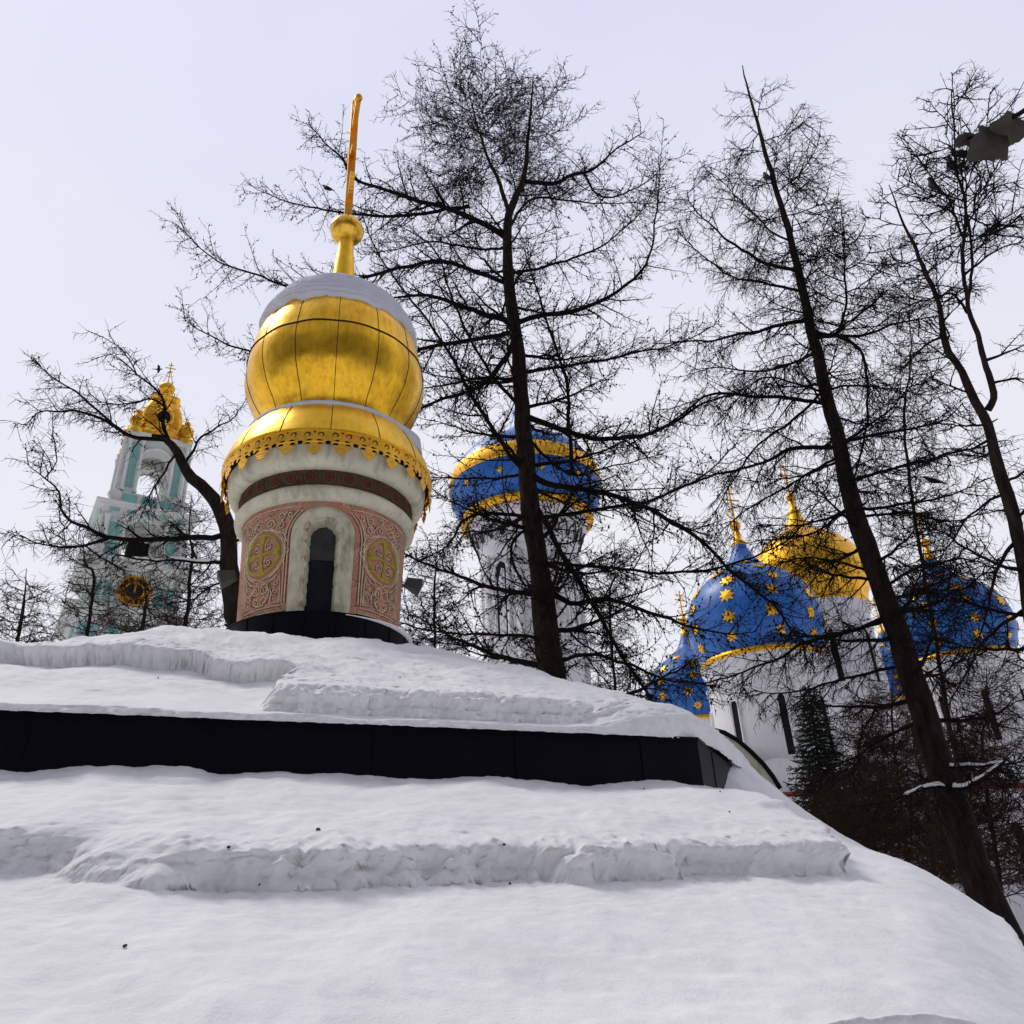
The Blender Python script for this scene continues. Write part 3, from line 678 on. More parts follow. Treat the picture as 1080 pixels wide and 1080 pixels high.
NG = 14
def gilded():
    c = (HX, HY, CAMZ)
    a_off = FA + (-0.02)
    def surf(prof, nsub, gore, dent):
        pr = np.array(prof, float); 
        seg = NG * 10; a = np.arange(seg) * 2 * pi / seg
        f = 1 - gore * (np.abs(np.sin(NG / 2 * a)) * -1 + 1)
        A, J = np.meshgrid(a, np.arange(len(pr)), indexing='ij')
        r = pr[J, 0] * f[:, None]; r = r + dent * fbm(np.cos(A) * 2.2, np.sin(A) * 2.2, pr[J, 1] * 2.2, 3) * np.clip(pr[J, 0], 0, 1)
        P = np.stack([HX + r * np.cos(A + a_off), HY + r * np.sin(A + a_off), Z(pr[J, 1])], -1)
        return P, a
    def smoothprof(pts, n=60):
        pts = np.array(pts, float); pts[:, 1] -= .13 * (pts[:, 1] < 10.9) + .08 * (pts[:, 1] >= 10.9); out_ = []
        for i in range(len(pts) - 1):
            p0 = pts[max(i - 1, 0)]; p1 = pts[i]; p2 = pts[i + 1]; p3 = pts[min(i + 2, len(pts) - 1)]
            for t in np.linspace(0, 1, 7)[:-1]:
                out_.append(.5 * ((2 * p1) + (-p0 + p2) * t + (2 * p0 - 5 * p1 + 4 * p2 - p3) * t * t + (-p0 + 3 * p1 - 3 * p2 + p3) * t**3))
        out_.append(pts[-1]); return np.array(out_)
    # skirt
    mb = MB(); sk = [(1.66, 6.60), (1.692, 6.605), (1.70, 6.63), (1.692, 6.66), (1.62, 6.88), (1.52, 7.08), (1.41, 7.27), (1.365, 7.31), (1.18, 7.32)]
    P, a = surf(sk, 0, .006, .004); mb.grid(P, True, 0)
    for i in range(NG):
        k = i * 10; Q = P[k, 2:8] ; n = (Q - np.array([HX, HY, 0])) * np.array([1, 1, 0]); n /= np.linalg.norm(n, axis=1)[:, None]; mb.tube(Q + n * .002, .006, 5, 1)
    mb.build('gilded_skirt', [GOLD2, SEAM], chapel, 35)
    on = smoothprof([(1.18, 7.42), (1.165, 7.52), (1.15, 7.62), (1.21, 7.80), (1.36, 8.06), (1.495, 8.40), (1.54, 8.78), (1.495, 9.15), (1.40, 9.52), (1.24, 9.86), (1.02, 10.20), (.74, 10.48), (.46, 10.72), (.27, 10.95), (.21, 11.15)])
    P, a = surf(on, 0, .010, .014); mb = MB(); mb.grid(P, True, 0)
    for i in range(NG):
        k = i * 10; Q = P[k]; n = (Q - np.array([HX, HY, 0])) * np.array([1, 1, 0]); n /= np.linalg.norm(n, axis=1)[:, None] + 1e-6; mb.tube(Q + n * .001, .0065, 5, 1)
    j = int(np.argmin(np.abs(on[:, 1] - 8.81))); Q = np.vstack([P[:, j], P[:2, j]]); n = (Q - np.array([HX, HY, 0])) * np.array([1, 1, 0]); n /= np.linalg.norm(n, axis=1)[:, None]; mb.tube(Q + n * .004, .013, 6, 1)
    mb.build('onion_dome', [GOLD, SEAM], chapel)
    mb = MB(); mb.lathe(c, [(.22, 11.02), (.215, 11.15), (.175, 11.6), (.145, 12.0), (.14, 12.12)], 20); mb.build('spire', GOLD2, chapel)
    mb = MB(); mb.lathe(c, [(.02, 12.07)] + [(.325 * math.sin(t), 12.39 - .31 * math.cos(t)) for t in np.linspace(.2, pi - .2, 20)] + [(.06, 12.71)], 40)
    mb.tube([(HX + .327 * math.cos(t), HY + .327 * math.sin(t), Z(12.39)) for t in np.linspace(0, 2 * pi, 41)], .008, 5, 0)
    mb.build('orb', mat_gold('gold_orb', (1, .58, .07), (.2, .09, .02), .3, 3.0, .8), chapel)
    # cross, seen almost edge on
    mb = MB(); ca = FA + math.radians(4); ex = np.array([math.cos(ca), math.sin(ca), 0])
    def bar(u0, z0, u1, z1, wd, th=.13):
        p0 = np.array([HX, HY, 0]) + ex * u0 + np.array([0, 0, Z(z0)]); p1 = np.array([HX, HY, 0]) + ex * u1 + np.array([0, 0, Z(z1)])
        dd = p1 - p0; ln = np.linalg.norm(dd); dd /= ln; s_ = np.cross(dd, ex); 
        side = np.array([-ex[1], ex[0], 0]); up = np.cross(dd, side); V = []
        for p in (p0, p1):
            for (q, r_) in ((-1, -1), (1, -1), (1, 1), (-1, 1)): V.append(p + side * q * th / 2 + up * r_ * wd / 2)
        mb.add(V, [(0, 1, 2, 3), (7, 6, 5, 4), (0, 4, 5, 1), (1, 5, 6, 2), (2, 6, 7, 3), (3, 7, 4, 0)], 0, False)
    bar(0, 12.68, 0, 16.25, .15, .15); bar(-.75, 15.35, .75, 15.35, .13, .10); bar(-.36, 15.8, .36, 15.8, .11, .10); bar(-.42, 14.75, .42, 14.35, .11, .10)
    for sg in (-1, 1):
        pr_ = [(sg * .55 * math.sin(t), 13.75 - .55 * math.cos(t)) for t in np.linspace(0, 1.1, 10)]
        for q0, q1 in zip(pr_[:-1], pr_[1:]): bar(q0[0], q0[1], q1[0], q1[1], .09, .09)
    for (u, z) in ((-.8, 15.35), (.8, 15.35), (0, 16.3), (-.4, 15.8), (.4, 15.8)):
        p = np.array([HX, HY, Z(z)]) + ex * u; mb.lathe(p, [(.001, -.08), (.06, -.055), (.08, 0), (.06, .055), (.001, .08)], 12)
    mb.build('cross', mat_gold('gold_cross', (.9, .45, .05), (.3, .12, .02), .4, 2.5, .7), chapel, 40)
    # snow on the dome
    sn = smoothprof([(1.33, 9.60), (1.385, 9.62), (1.405, 9.70), (1.39, 9.83), (1.34, 9.97), (1.25, 10.13), (1.11, 10.34), (.88, 10.55), (.58, 10.73), (.36, 10.92), (.23, 11.02)])
    seg = 200; a = np.arange(seg) * 2 * pi / seg; A, J = np.meshgrid(a, np.arange(len(sn)), indexing='ij'); zz_ = sn[J, 1]; edge = fbm(np.cos(A) * 6, np.sin(A) * 6, 1.0, 4)
    r = sn[J, 0] + .03 * fbm(np.cos(A) * 2, np.sin(A) * 2, zz_ * 9, 3) + .012 * np.sin(zz_ * 62 + 3 * edge) * sstep(10.7, 10.0, zz_)
    low_ = sstep(9.73, 9.53, zz_); zz_ = zz_ + low_ * (.10 * edge - .05 * np.cos(A - FA - 1.2)); r = r - low_ * .03 * np.abs(edge)
    P = np.stack([HX + r * np.cos(A), HY + r * np.sin(A), Z(zz_)], -1)
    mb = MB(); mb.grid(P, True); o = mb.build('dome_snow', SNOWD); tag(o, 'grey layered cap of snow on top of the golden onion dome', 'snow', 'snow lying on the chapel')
    pr = np.array([(1.17, 7.32), (1.22, 7.38), (1.29, 7.39), (1.37, 7.365), (1.41, 7.32), (1.42, 7.27), (1.39, 7.25)])
    A, J = np.meshgrid(a, np.arange(len(pr)), indexing='ij'); edge = fbm(np.cos(A) * 8, np.sin(A) * 8, 4.0, 4)
    lump = np.exp(-((np.angle(np.exp(1j * (A - FA - 1.25)))) / .28)**2)
    f = np.linspace(0, 1, len(pr))[J]; r = pr[J, 0] + .02 * edge * f + lump * .16 * f; zz_ = pr[J, 1] - (.02 * edge) * (f > .6) + lump * (.05 * np.sin(f * pi) - .20 * (f > .7))
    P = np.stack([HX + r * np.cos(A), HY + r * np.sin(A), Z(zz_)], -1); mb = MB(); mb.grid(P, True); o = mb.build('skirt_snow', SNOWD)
    tag(o, 'thin ring of snow between the onion dome and the gilded skirt', 'snow', 'snow lying on the chapel')
gilded()

def floodlight(th, z, label, r0=1.24):
    p0 = cyl(np.array(th), z, r0); p1 = cyl(np.array(th), z + .0, r0 + .17); out_ = (p1 - p0) / np.linalg.norm(p1 - p0)
    o = empty('floodlight', tuple(p1)); tag(o, label, 'floodlight', 'floodlights on the drum')
    side = np.array([-out_[1], out_[0], 0]); 
    mb = MB(); mb.tube([p0, p0 + out_ * .2], .02, 8); mb.tube([p0 + out_ * .2 - np.array([0, 0, .09]), p0 + out_ * .2 + np.array([0, 0, .12])], .014, 6); mb.build('bracket', METG, o)
    # tapered housing tipped upward
    ax = out_ * .8 + np.array([0, 0, -.35]); ax /= np.linalg.norm(ax); up = np.cross(side, ax); V = []
    for l, h, w_ in ((-.13, .06, .08), (.08, .10, .13), (.11, .11, .14)):
        for q, r_ in ((-1, -1), (1, -1), (1, 1), (-1, 1)): V.append(p1 + ax * l + side * q * w_ + up * r_ * h)
    mb = MB(); F = [(0, 1, 2, 3), (11, 10, 9, 8)]
    for k in (0, 4): F += [(k + i, k + (i + 1) % 4, k + 4 + (i + 1) % 4, k + 4 + i) for i in range(4)]
    mb.add(V, F, 0, False); mb.build('housing', METG, o)
    V = [p1 + ax * .113 + side * q * .12 + up * r_ * .09 for q, r_ in ((-1, -1), (1, -1), (1, 1), (-1, 1))]
    mb = MB(); mb.add(V, [(0, 1, 2, 3)], 0, False); mb.build('glass', GREYG, o)
floodlight(math.radians(82), 4.82, 'grey metal floodlight on the right side of the pink drum')
floodlight(math.radians(-84), 4.82, 'dark grey floodlight on the left side of the pink drum, before the tree trunk')

# ------------------------------------------------------------------ distant churches
def catmull(pts, k=6):
    pts = np.array(pts, float); o = []
    for i in range(len(pts) - 1):
        p0 = pts[max(i - 1, 0)]; p1 = pts[i]; p2 = pts[i + 1]; p3 = pts[min(i + 2, len(pts) - 1)]
        for t in np.linspace(0, 1, k + 1)[:-1]:
            o.append(.5 * ((2 * p1) + (-p0 + p2) * t + (2 * p0 - 5 * p1 + 4 * p2 - p3) * t * t + (-p0 + 3 * p1 - 3 * p2 + p3) * t**3))
    o.append(pts[-1]); return np.array(o)
def star_mesh():
    V = [(0, 0, .12)]; n = 8
    for i in range(2 * n):
        r = (1.0 if i % 4 == 0 else .86) if i % 2 == 0 else .50; a = i * pi / n; V.append((r * math.cos(a), r * math.sin(a), 0.02 if i % 2 == 0 else .06))
    for i in range(2 * n):
        r = (1.0 if i % 4 == 0 else .86) if i % 2 == 0 else .50; a = i * pi / n; V.append((r * math.cos(a), r * math.sin(a), -.04))
    F = [(0, 1 + i, 1 + (i + 1) % 16) for i in range(16)] + [(1 + i, 17 + i, 17 + (i + 1) % 16, 1 + (i + 1) % 16) for i in range(16)]
    me = bpy.data.meshes.new('star'); me.from_pydata(V, [], F); me.materials.append(GOLDF); me.update(); return me
STAR = star_mesh()
def small_cross(c, h, ang, mat, parent, name='cross', tk=.05):
    mb = MB(); c = np.array(c)
    ex = (math.cos(ang), math.sin(ang))
    mb.box(c + (0, 0, h / 2), (tk * h, tk * h, h), ang)
    for f, l in ((.62, .52), (.82, .26)): mb.box(c + (0, 0, h * f), (l * h, tk * h * .9, tk * h), ang)
    M = Matrix.Rotation(-.35, 3, 'Y'); mb.box(c + (0, 0, h * .36), (.3 * h, tk * h * .85, tk * h), ang, M=M)
    for sg in (-1, 1): mb.tube([c + (ex[0] * sg * .22 * h * math.sin(t), ex[1] * sg * .22 * h * math.sin(t), h * (.24 - .18 * math.cos(t))) for t in np.linspace(0, 1.4, 7)], .02 * h, 5)
    return mb.build(name, mat, parent)
def church_dome(root, c, R, hdrum, dome_mat, stars=0, neck=1.0, rdrum=.86, name='dome', cross_ang=.3, nwin=8, band=False, wheel=0.0):
    """c: centre of the drum top. R: bulge radius."""
    cx, cy, cz = c
    dm = empty(name, (0, 0, 0)) if False else None
    prof = catmull([(.86, 0), (.875, .06), (.90, .16), (.965, .34), (1.0, .56), (.975, .80), (.87, 1.06), (.66, 1.29), (.43, 1.45), (.27, 1.59), (.18, 1.73), (.12, 1.88), (.10, 1.96)]) * R
    mb = MB(); mb.lathe((cx, cy, cz), prof, 72, 0)
    d = mb.build(name, dome_mat, root)
    mb = MB(); mb.lathe((cx, cy, cz), [(.80 * R, -.07 * R), (.885 * R, -.06 * R), (.90 * R, -.02 * R), (.885 * R, .03 * R), (.84 * R, .04 * R)], 72); mb.build('gilded_rim', GOLDF, root)
    mb = MB(); zt = cz + 1.93 * R
    mb.lathe((cx, cy, zt), [(.11 * R, -.02 * R), (.115 * R, .04 * R), (.06 * R, .10 * R), (.045 * R, .28 * R)] + [(.085 * R * math.sin(t) + .002, .35 * R - .085 * R * math.cos(t)) for t in np.linspace(.5, pi - .2, 10)] + [(.02 * R, .56 * R)], 20)
    mb.build('finial', GOLDF, root); small_cross((cx, cy, zt + .45 * R), .60 * R, cross_ang, GOLDF, root, tk=.035)
    rd = rdrum * R; mb = MB()
    mb.lathe((cx, cy, cz), [(rd * .97, -hdrum), (rd * .97, -.42 * R), (rd * 1.0, -.40 * R), (rd, -.36 * R), (rd * .97, -.34 * R), (rd * .975, -.2 * R), (rd * 1.0, -.16 * R), (rd * 1.03, -.10 * R), (rd * 1.03, -.055 * R), (rd * .9, -.05 * R)], 72)
    drm = mb.build('drum', WHITEW, root, 40)
    # blind arcade and slit windows
    for i in range(nwin):
        a = (i + .5) * 2 * pi / nwin + cross_ang; w = .05 * R; zc = cz - .66 * R; hh = .80 * R
        def pt(u, z, r): aa = a + u / rd; return (cx + r * math.cos(aa), cy + r * math.sin(aa), z)
        mb = MB(); path = [(-w, z) for z in np.linspace(zc - hh, zc - w, 5)] + [(-w * math.cos(t), zc - w + w * math.sin(t)) for t in np.linspace(.2, pi - .2, 8)] + [(w, z) for z in np.linspace(zc - w, zc - hh, 5)]
        P = [[pt(u * 1.7, z + (.02 * R if z > zc - w else 0), rd * .969), pt(u * 1.55, z, rd * 1.0), pt(u, z, rd * .985), pt(u, z, rd * .90)] for u, z in path]
        mb.grid(np.array(P).reshape(len(path), 4, 3)); win = mb.build('window', WHITEW, root)
        mb = MB(); mb.add([pt(u * .98, z, rd * .975) for u, z in path], [tuple(range(len(path)))], 0, False); mb.build('pane', DARK, win)
    if stars:
        rows = [(.22, 9), (.50, 10), (.80, 9), (1.06, 8), (1.28, 6), (1.50, 4)]; k = 0
        for zi, (zz_, n) in enumerate(rows):
            i0 = int(np.argmin(np.abs(prof[:, 1] / R - zz_))); p0, p1 = prof[max(i0 - 1, 0)], prof[min(i0 + 1, len(prof) - 1)]
            dr, dz = p1 - p0; nn = math.hypot(dr, dz)
            for i in range(n):
                a = (i + .5 * (zi % 2)) * 2 * pi / n + cross_ang * 2 + random.uniform(-.06, .06)
                N = Vector((math.cos(a) * dz / nn, math.sin(a) * dz / nn, -dr / nn)); T = Vector((-math.sin(a), math.cos(a), 0)); B = N.cross(T)
                s_ = stars * R * random.uniform(.75, 1.0) * (1 if zi > 0 else .8)
                loc = Vector((cx + prof[i0, 0] * math.cos(a), cy + prof[i0, 0] * math.sin(a), cz + prof[i0, 1])) + N * .05
                q = random.uniform(0, 1); M3 = Matrix((T, B, N)).transposed() @ Matrix.Rotation(q, 3, 'Z')
                o = bpy.data.objects.new('star', STAR); COL.objects.link(o); o.matrix_local = Matrix.Translation(loc) @ M3.to_4x4() @ Matrix.Scale(s_, 4); o.parent = d; k += 1
    return d, drm

cath = empty('cathedral', (0, 0, 0)); tag(cath, 'white five domed cathedral, gilded central dome amid blue domes with gold stars, beyond the larches', 'cathedral')
def place(px, py, d): p = at(px, py, d); return p
domes = [  # rim centre px, distance, bulge radius px, material, stars
    (803, 700, 60, 71, BLUE, .135, 1, .3), (737, 765, 84, 51, BLUE, .14, 1, .5), (861, 645, 80, 60, GOLDF, 0, 1, .2), (1014, 699, 68, 61, BLUE, .135, 1, .9), (950, 742, 92, 40, BLUE, .12, 1, .1)]
CC_ = []
for (px, py, dd, rp, m_, st_, nk, ca) in domes:
    P = at(px, py, dd); R = rp * mpp(P); CC_.append((P, R))
    church_dome(cath, P, R, 15.0, m_, st_, cross_ang=ca, name='blue_dome' if m_ is BLUE else 'gilded_dome')
def cath_body():
    zb = CAMZ + 6.6
    A, B, D, E_ = CC_[0][0], CC_[1][0], CC_[3][0], CC_[4][0]
    cen = (A + B + D + E_) / 4; quad = []
    for p in (A, D, E_, B):
        v = (p - cen)[:2]; L = np.linalg.norm(v); quad.append(cen[:2] + v / L * (L + 7.0))
    mb = MB(); n = 4
    V = [(q[0], q[1], 0) for q in quad] + [(q[0], q[1], zb) for q in quad]
    mb.add(V, [(i, (i + 1) % 4, 4 + (i + 1) % 4, 4 + i) for i in range(4)], 0, False)
    for i in range(4):      # arched gables along the wall tops, pilasters and windows
        a, b = np.array(quad[i]), np.array(quad[(i + 1) % 4]); L = np.linalg.norm(b - a); t = (b - a) / L; n_ = np.array([t[1], -t[0]])
        if (a - cen[:2]) @ n_ < 0: n_ = -n_
        k = 5; w = L / k
        for j in range(k):
            c0 = a + t * w * (j + .5); ang = np.linspace(0, pi, 17); pts = [(c0[0] - t[0] * w / 2 * math.cos(x), c0[1] - t[1] * w / 2 * math.cos(x), zb + w * .42 * math.sin(x)) for x in ang]
            back = [(p[0] - n_[0] * .8, p[1] - n_[1] * .8, p[2]) for p in pts]
            mb.add(pts + back, [tuple(range(17))] + [(q, q + 1, 17 + q + 1, 17 + q) for q in range(16)], 0, False)
            e = a + t * w * j; mb.box((e[0] + n_[0] * .2, e[1] + n_[1] * .2, zb / 2), (.9, .5, zb - .01), math.atan2(t[1], t[0]))
    mb.build('wall', WHITEW, cath)
    mb = MB(); mb.add([(q[0] * .985 + cen[0] * .015, q[1] * .985 + cen[1] * .015, zb + .2) for q in quad] + [(cen[0], cen[1], zb + 3.0)], [(i, (i + 1) % 4, 4) for i in range(4)], 0, False)
    mb.build('roof', SNOW, cath)
    for i in range(4):
        a, b = np.array(quad[i]), np.array(quad[(i + 1) % 4]); L = np.linalg.norm(b - a); t = (b - a) / L; n_ = np.array([t[1], -t[0]])
        if (a - cen[:2]) @ n_ < 0: n_ = -n_
        w = L / 5
        mb = MB(); mb.tube([(a[0] + n_[0] * .5, a[1] + n_[1] * .5, zb - .3), (b[0] + n_[0] * .5, b[1] + n_[1] * .5, zb - .3)], .16, 6); mb.build('eaves_strip', TILE, cath)
        for j in range(5):
            c0 = a + t * w * (j + .5) + n_ * .08
            for zc in (zb * .35, zb * .7):
                mb = MB(); mb.box((c0[0], c0[1], zc), (.9, .14, 2.6), math.atan2(t[1], t[0])); win = mb.build('window', WHITEW, cath)
                mb = MB(); mb.box((c0[0] + n_[0] * .08, c0[1] + n_[1] * .08, zc), (.5, .1, 2.2), math.atan2(t[1], t[0])); mb.build('pane', DARK, win)
cath_body()

ch = empty('church', (0, 0, 0)); tag(ch, 'white round church tower with gold banded blue dome directly behind the central larch', 'church')
def gold_band_church():
    P = at(556, 553, 42); R = 81 * mpp(P); cx, cy, cz = P
    prof = catmull([(.80, .0), (.83, .04), (.90, .14), (.965, .28), (1.0, .44), (.985, .62), (.90, .82), (.74, 1.00), (.52, 1.15), (.33, 1.27), (.20, 1.42), (.13, 1.62), (.11, 1.75)]) * R
    mb = MB(); mb.lathe(P, prof, 80); d = mb.build('blue_dome', BLUE, ch)
    mb = MB(); k = [p for p in prof if .46 * R < p[1] < .70 * R]; pr = [(k[0][0] * .99, k[0][1])] + [(p[0] * 1.006 + .03, p[1]) for p in k] + [(k[-1][0] * .99, k[-1][1])]; mb.lathe(P, pr, 80); mb.build('gold_band', GOLDF, ch)
    mb = MB(); mb.lathe(P, [(.74 * R, -.05 * R), (.83 * R, -.05 * R), (.865 * R, -.02 * R), (.865 * R, .03 * R), (.82 * R, .06 * R)], 80); mb.build('gilded_rim', GOLDF, ch)
    for i in range(12):
        a = i * 2 * pi / 12 + .2; i0 = int(np.argmin(np.abs(prof[:, 1] / R - .30))); N = Vector((math.cos(a), math.sin(a), -.25)).normalized(); T = Vector((-math.sin(a), math.cos(a), 0)); B = N.cross(T)
        o = bpy.data.objects.new('star', STAR); COL.objects.link(o); o.matrix_local = Matrix.Translation(Vector((cx + prof[i0, 0] * math.cos(a), cy + prof[i0, 0] * math.sin(a), cz + prof[i0, 1])) + N * .04) @ Matrix((T, B, N)).transposed().to_4x4() @ Matrix.Scale(.24, 4); o.parent = d
    mb = MB(); mb.lathe((cx, cy, cz + 1.7 * R), [(.11 * R, 0), (.05 * R, .2 * R)] + [(.09 * R * math.sin(t) + .002, .3 * R - .09 * R * math.cos(t)) for t in np.linspace(.5, pi - .1, 8)], 16); mb.build('finial', GOLDF, ch)
    small_cross((cx, cy, cz + 2.05 * R), .6 * R, .5, GOLDF, ch)
    mb = MB(); mb.lathe(P, [(.60 * R, -4.2 * R), (.60 * R, -.62 * R), (.63 * R, -.60 * R), (.63 * R, -.55 * R), (.61 * R, -.53 * R), (.62 * R, -.42 * R), (.66 * R, -.30 * R), (.72 * R, -.20 * R), (.77 * R, -.14 * R), (.78 * R, -.06 * R), (.7 * R, -.05 * R)], 80); drm = mb.build('drum', WHITEW, ch, 40)
    for i in range(8):
        a0 = i * 2 * pi / 8 + .15; rd = .60 * R; w = .075 * R; zc = cz - .80 * R
        def pt(u, z, r): aa = a0 + u / rd; return (cx + r * math.cos(aa), cy + r * math.sin(aa), z)
        mb = MB(); path = [(-w, z) for z in np.linspace(zc - .9 * R, zc, 5)] + [(-w * math.cos(t), zc + w * math.sin(t)) for t in np.linspace(.2, pi - .2, 8)] + [(w, z) for z in np.linspace(zc, zc - .9 * R, 5)]
        mb.grid(np.array([[pt(u * 1.8, z, rd * .99), pt(u * 1.6, z, rd * 1.04), pt(u, z, rd * 1.02), pt(u, z, rd * .93)] for u, z in path]).reshape(len(path), 4, 3)); win = mb.build('window', WHITEW, ch)
        mb = MB(); mb.add([pt(u * .98, z, rd * 1.004) for u, z in path], [tuple(range(len(path)))], 0, False); mb.build('pane', DARK, win)
        a1 = a0 + pi / 8; mb = MB(); mb.tube([(cx + rd * 1.01 * math.cos(a1), cy + rd * 1.01 * math.sin(a1), cz + z * R) for z in (-4.2, -.6)], .05 * R, 8); mb.build('half_column', WHITEW, ch)
        # arched hollows of the cornice
        mb = MB(); 
        for s_ in (-.26, 0, .26):
            aa = a0 + s_; mb.tube([(cx + r * math.cos(aa + u), cy + r * math.sin(aa + u), cz + z * R) for u, z, r in ((-.11, -.40, .655 * R), (-.09, -.30, .69 * R), (0, -.22, .73 * R), (.09, -.30, .69 * R), (.11, -.40, .655 * R))], .012 * R, 5)
        mb.build('cornice_arches', METG, drm)
    mb = MB(); mb.box((cx, cy + 3, (cz - 4.1 * R) / 2), (14, 16, cz - 4.1 * R), .3); mb.build('wall', WHITEW, ch)
    mb = MB(); mb.box((cx, cy + 3, cz - 4.1 * R + .3), (14.8, 16.8, .6), .3); mb.build('roof', SNOW, ch)
gold_band_church()

def bell_tower():
    t = empty('bell_tower', (0, 0, 0)); tag(t, 'tall white and turquoise bell tower with clock and golden crown far left', 'bell tower')
    D = 110.0; base = at(137, 620, D + 7); cx, cy = base[0], base[1]; ang = math.atan2(cy, cx) - pi / 2 + .10
    ca, sa = math.cos(ang), math.sin(ang)
    def lw(x, y, z): return (cx + x * ca - y * sa, cy + x * sa + y * ca, z)     # -y faces us
    zof = lambda px, py, o_=0: at(px, py, D + o_)[2]
    def boxl(mb, x, y, z0, z1, sx, sy, mi=0, rz=0): mb.box(lw(x, y, (z0 + z1) / 2), (sx, sy, z1 - z0), ang + rz, mi)
    k = mpp(at(150, 560, D))
    z_clock = zof(137, 620); zc0 = zof(146, 600); zc1 = zof(141, 598); zt2 = zof(152, 550, 1.5); z2 = zof(153, 534, .5); z3b = zof(157, 521, 2)
    w1, w2, w3 = 48 * k, 39 * k, 31 * k
    def tier(name, hw, z0, z1, zo0, zarch, ow, cols=True, teal=True):
        """square storey with an arched opening through every side"""
        tr = MB(); dp = hw * .42
        # four corner piers
        pw = hw - ow
        for sx in (-1, 1):
            for sy in (-1, 1): boxl(tr, sx * (hw - pw / 2), sy * (hw - pw / 2), z0, z1, pw, pw)
        # walls above the arches
        for r in range(4):
            rot = r * pi / 2; cr, sr = math.cos(rot), math.sin(rot)
            n = 14; pts = []
            for i in range(n + 1):
                a = pi * i / n; x = -ow * math.cos(a); z = zarch + ow * math.sin(a); pts.append((x, z))
            V = []
            for yy in (-hw + .25, -hw + 2.2):
                for x, z in pts: V.append(lw(*(x * cr - yy * sr, x * sr + yy * cr), z))
                for x, z in pts: V.append(lw(*(x * cr - yy * sr, x * sr + yy * cr), z1))
            m = n + 1; F = []
            for i in range(n): F += [(i, i + 1, m + i + 1, m + i), (2 * m + i + 1, 2 * m + i, 3 * m + i, 3 * m + i + 1), (i + 1, i, 2 * m + i, 2 * m + i + 1)]
            tr.add(V, F, 0, False)
        w = tr.build('wall', TOWERW, t)
        # turquoise recesses, columns, keystone trim
        for r in range(4):
            rot = r * pi / 2; cr, sr = math.cos(rot), math.sin(rot)
            for sx in (-1, 1):
                x = sx * (hw - pw / 2); y = -hw - .03; p = (x * cr - y * sr, x * sr + y * cr); tm = MB(); boxl(tm, p[0], p[1], z0 + .1 * (z1 - z0), z1 - .1 * (z1 - z0), pw * .5, .1, 0, rot); tm.build('turquoise_panel', TEAL, w)
        cm = []
        for r in range(4):
            rot = r * pi / 2; cr, sr = math.cos(rot), math.sin(rot)
            for sx in (-1, 1):
                for f in (.06, .94):
                    x = sx * (ow + pw * f); y = -hw - .55; p = (x * cr - y * sr, x * sr + y * cr); mb = MB(); q = lw(p[0], p[1], 0); h = z1 - z0; r0 = hw * .055
                    mb.lathe((q[0], q[1], z0), [(r0 * 1.5, 0), (r0 * 1.5, .03 * h), (r0 * 1.05, .05 * h), (r0, .5 * h), (r0 * .85, .88 * h), (r0 * 1.0, .9 * h), (r0 * 1.5, .97 * h), (r0 * 1.6, h)], 12); mb.build('column', TOWERW, t)
        ar = MB()
        for r in range(4):
            rot = r * pi / 2; cr, sr = math.cos(rot), math.sin(rot); P = []
            for i in range(15):
                a = pi * i / 14; x = -(ow * 1.06) * math.cos(a); y = -hw - .05; P.append(lw(x * cr - y * sr, x * sr + y * cr, zarch + ow * 1.06 * math.sin(a)))
            ar.tube(P, .28, 6)
        ar.build('arch_trim', TOWERW, w)
        if name: 
            mb = MB(); boxl(mb, 0, 0, z0, zarch + ow * .3, ow * 1.1, ow * 1.1); mb.build('opening_shade', DARK, w)  # dark block added in the opening to stand for its shaded interior
        return w
    def cornice(hw, z0, z1, teal=False):
        mb = MB(); h = z1 - z0
        for f0, f1, o_ in ((0, .3, .25), (.3, .62, .75), (.62, .8, 1.3), (.8, 1, 1.7)): boxl(mb, 0, 0, z0 + h * f0 + (.001 if f0 else 0), z0 + h * f1, 2 * (hw + o_), 2 * (hw + o_))
        c = mb.build('cornice', TOWERW, t)
        if teal:
            mb = MB()
            for r in range(4):
                rot = r * pi / 2; cr, sr = math.cos(rot), math.sin(rot)
                for i in range(5):
                    x = (i - 2) * hw * .42; y = -hw - .80; p = (x * cr - y * sr, x * sr + y * cr); boxl(mb, p[0], p[1], z0 + h * .33, z0 + h * .58, hw * .24, .12, 0, rot)
            mb.build('turquoise_panel', TEAL, c)
    # shaft below
    mb = MB(); boxl(mb, 0, 0, 0, zof(133, 654), 2 * w1 * .98, 2 * w1 * .98); mb.build('shaft', TOWERW, t)
    mb = MB()
    for r in range(4):
        rot = r * pi / 2; cr, sr = math.cos(rot), math.sin(rot)
        for row in (zof(130, 664), zof(128, 684), zof(128, 704)):
            for i in range(4):
                x = (i - 1.5) * w1 * .5; y = -w1 * .98 - .03; p = (x * cr - y * sr, x * sr + y * cr); boxl(mb, p[0], p[1], row - 1.0, row + .7, w1 * .34, .12, 0, rot)
    mb.build('turquoise_panel', TEAL, t)
    zlow = zof(133, 654)
    cornice(w1 * .98, zlow, zlow + 1.6)
    mb = MB(); boxl(mb, 0, 0, zlow + 1.6, zc1 - .2, 2 * w1 * .93, 2 * w1 * .93)
    w = mb.build('clock_storey', TOWERW, t)
    mb = MB()
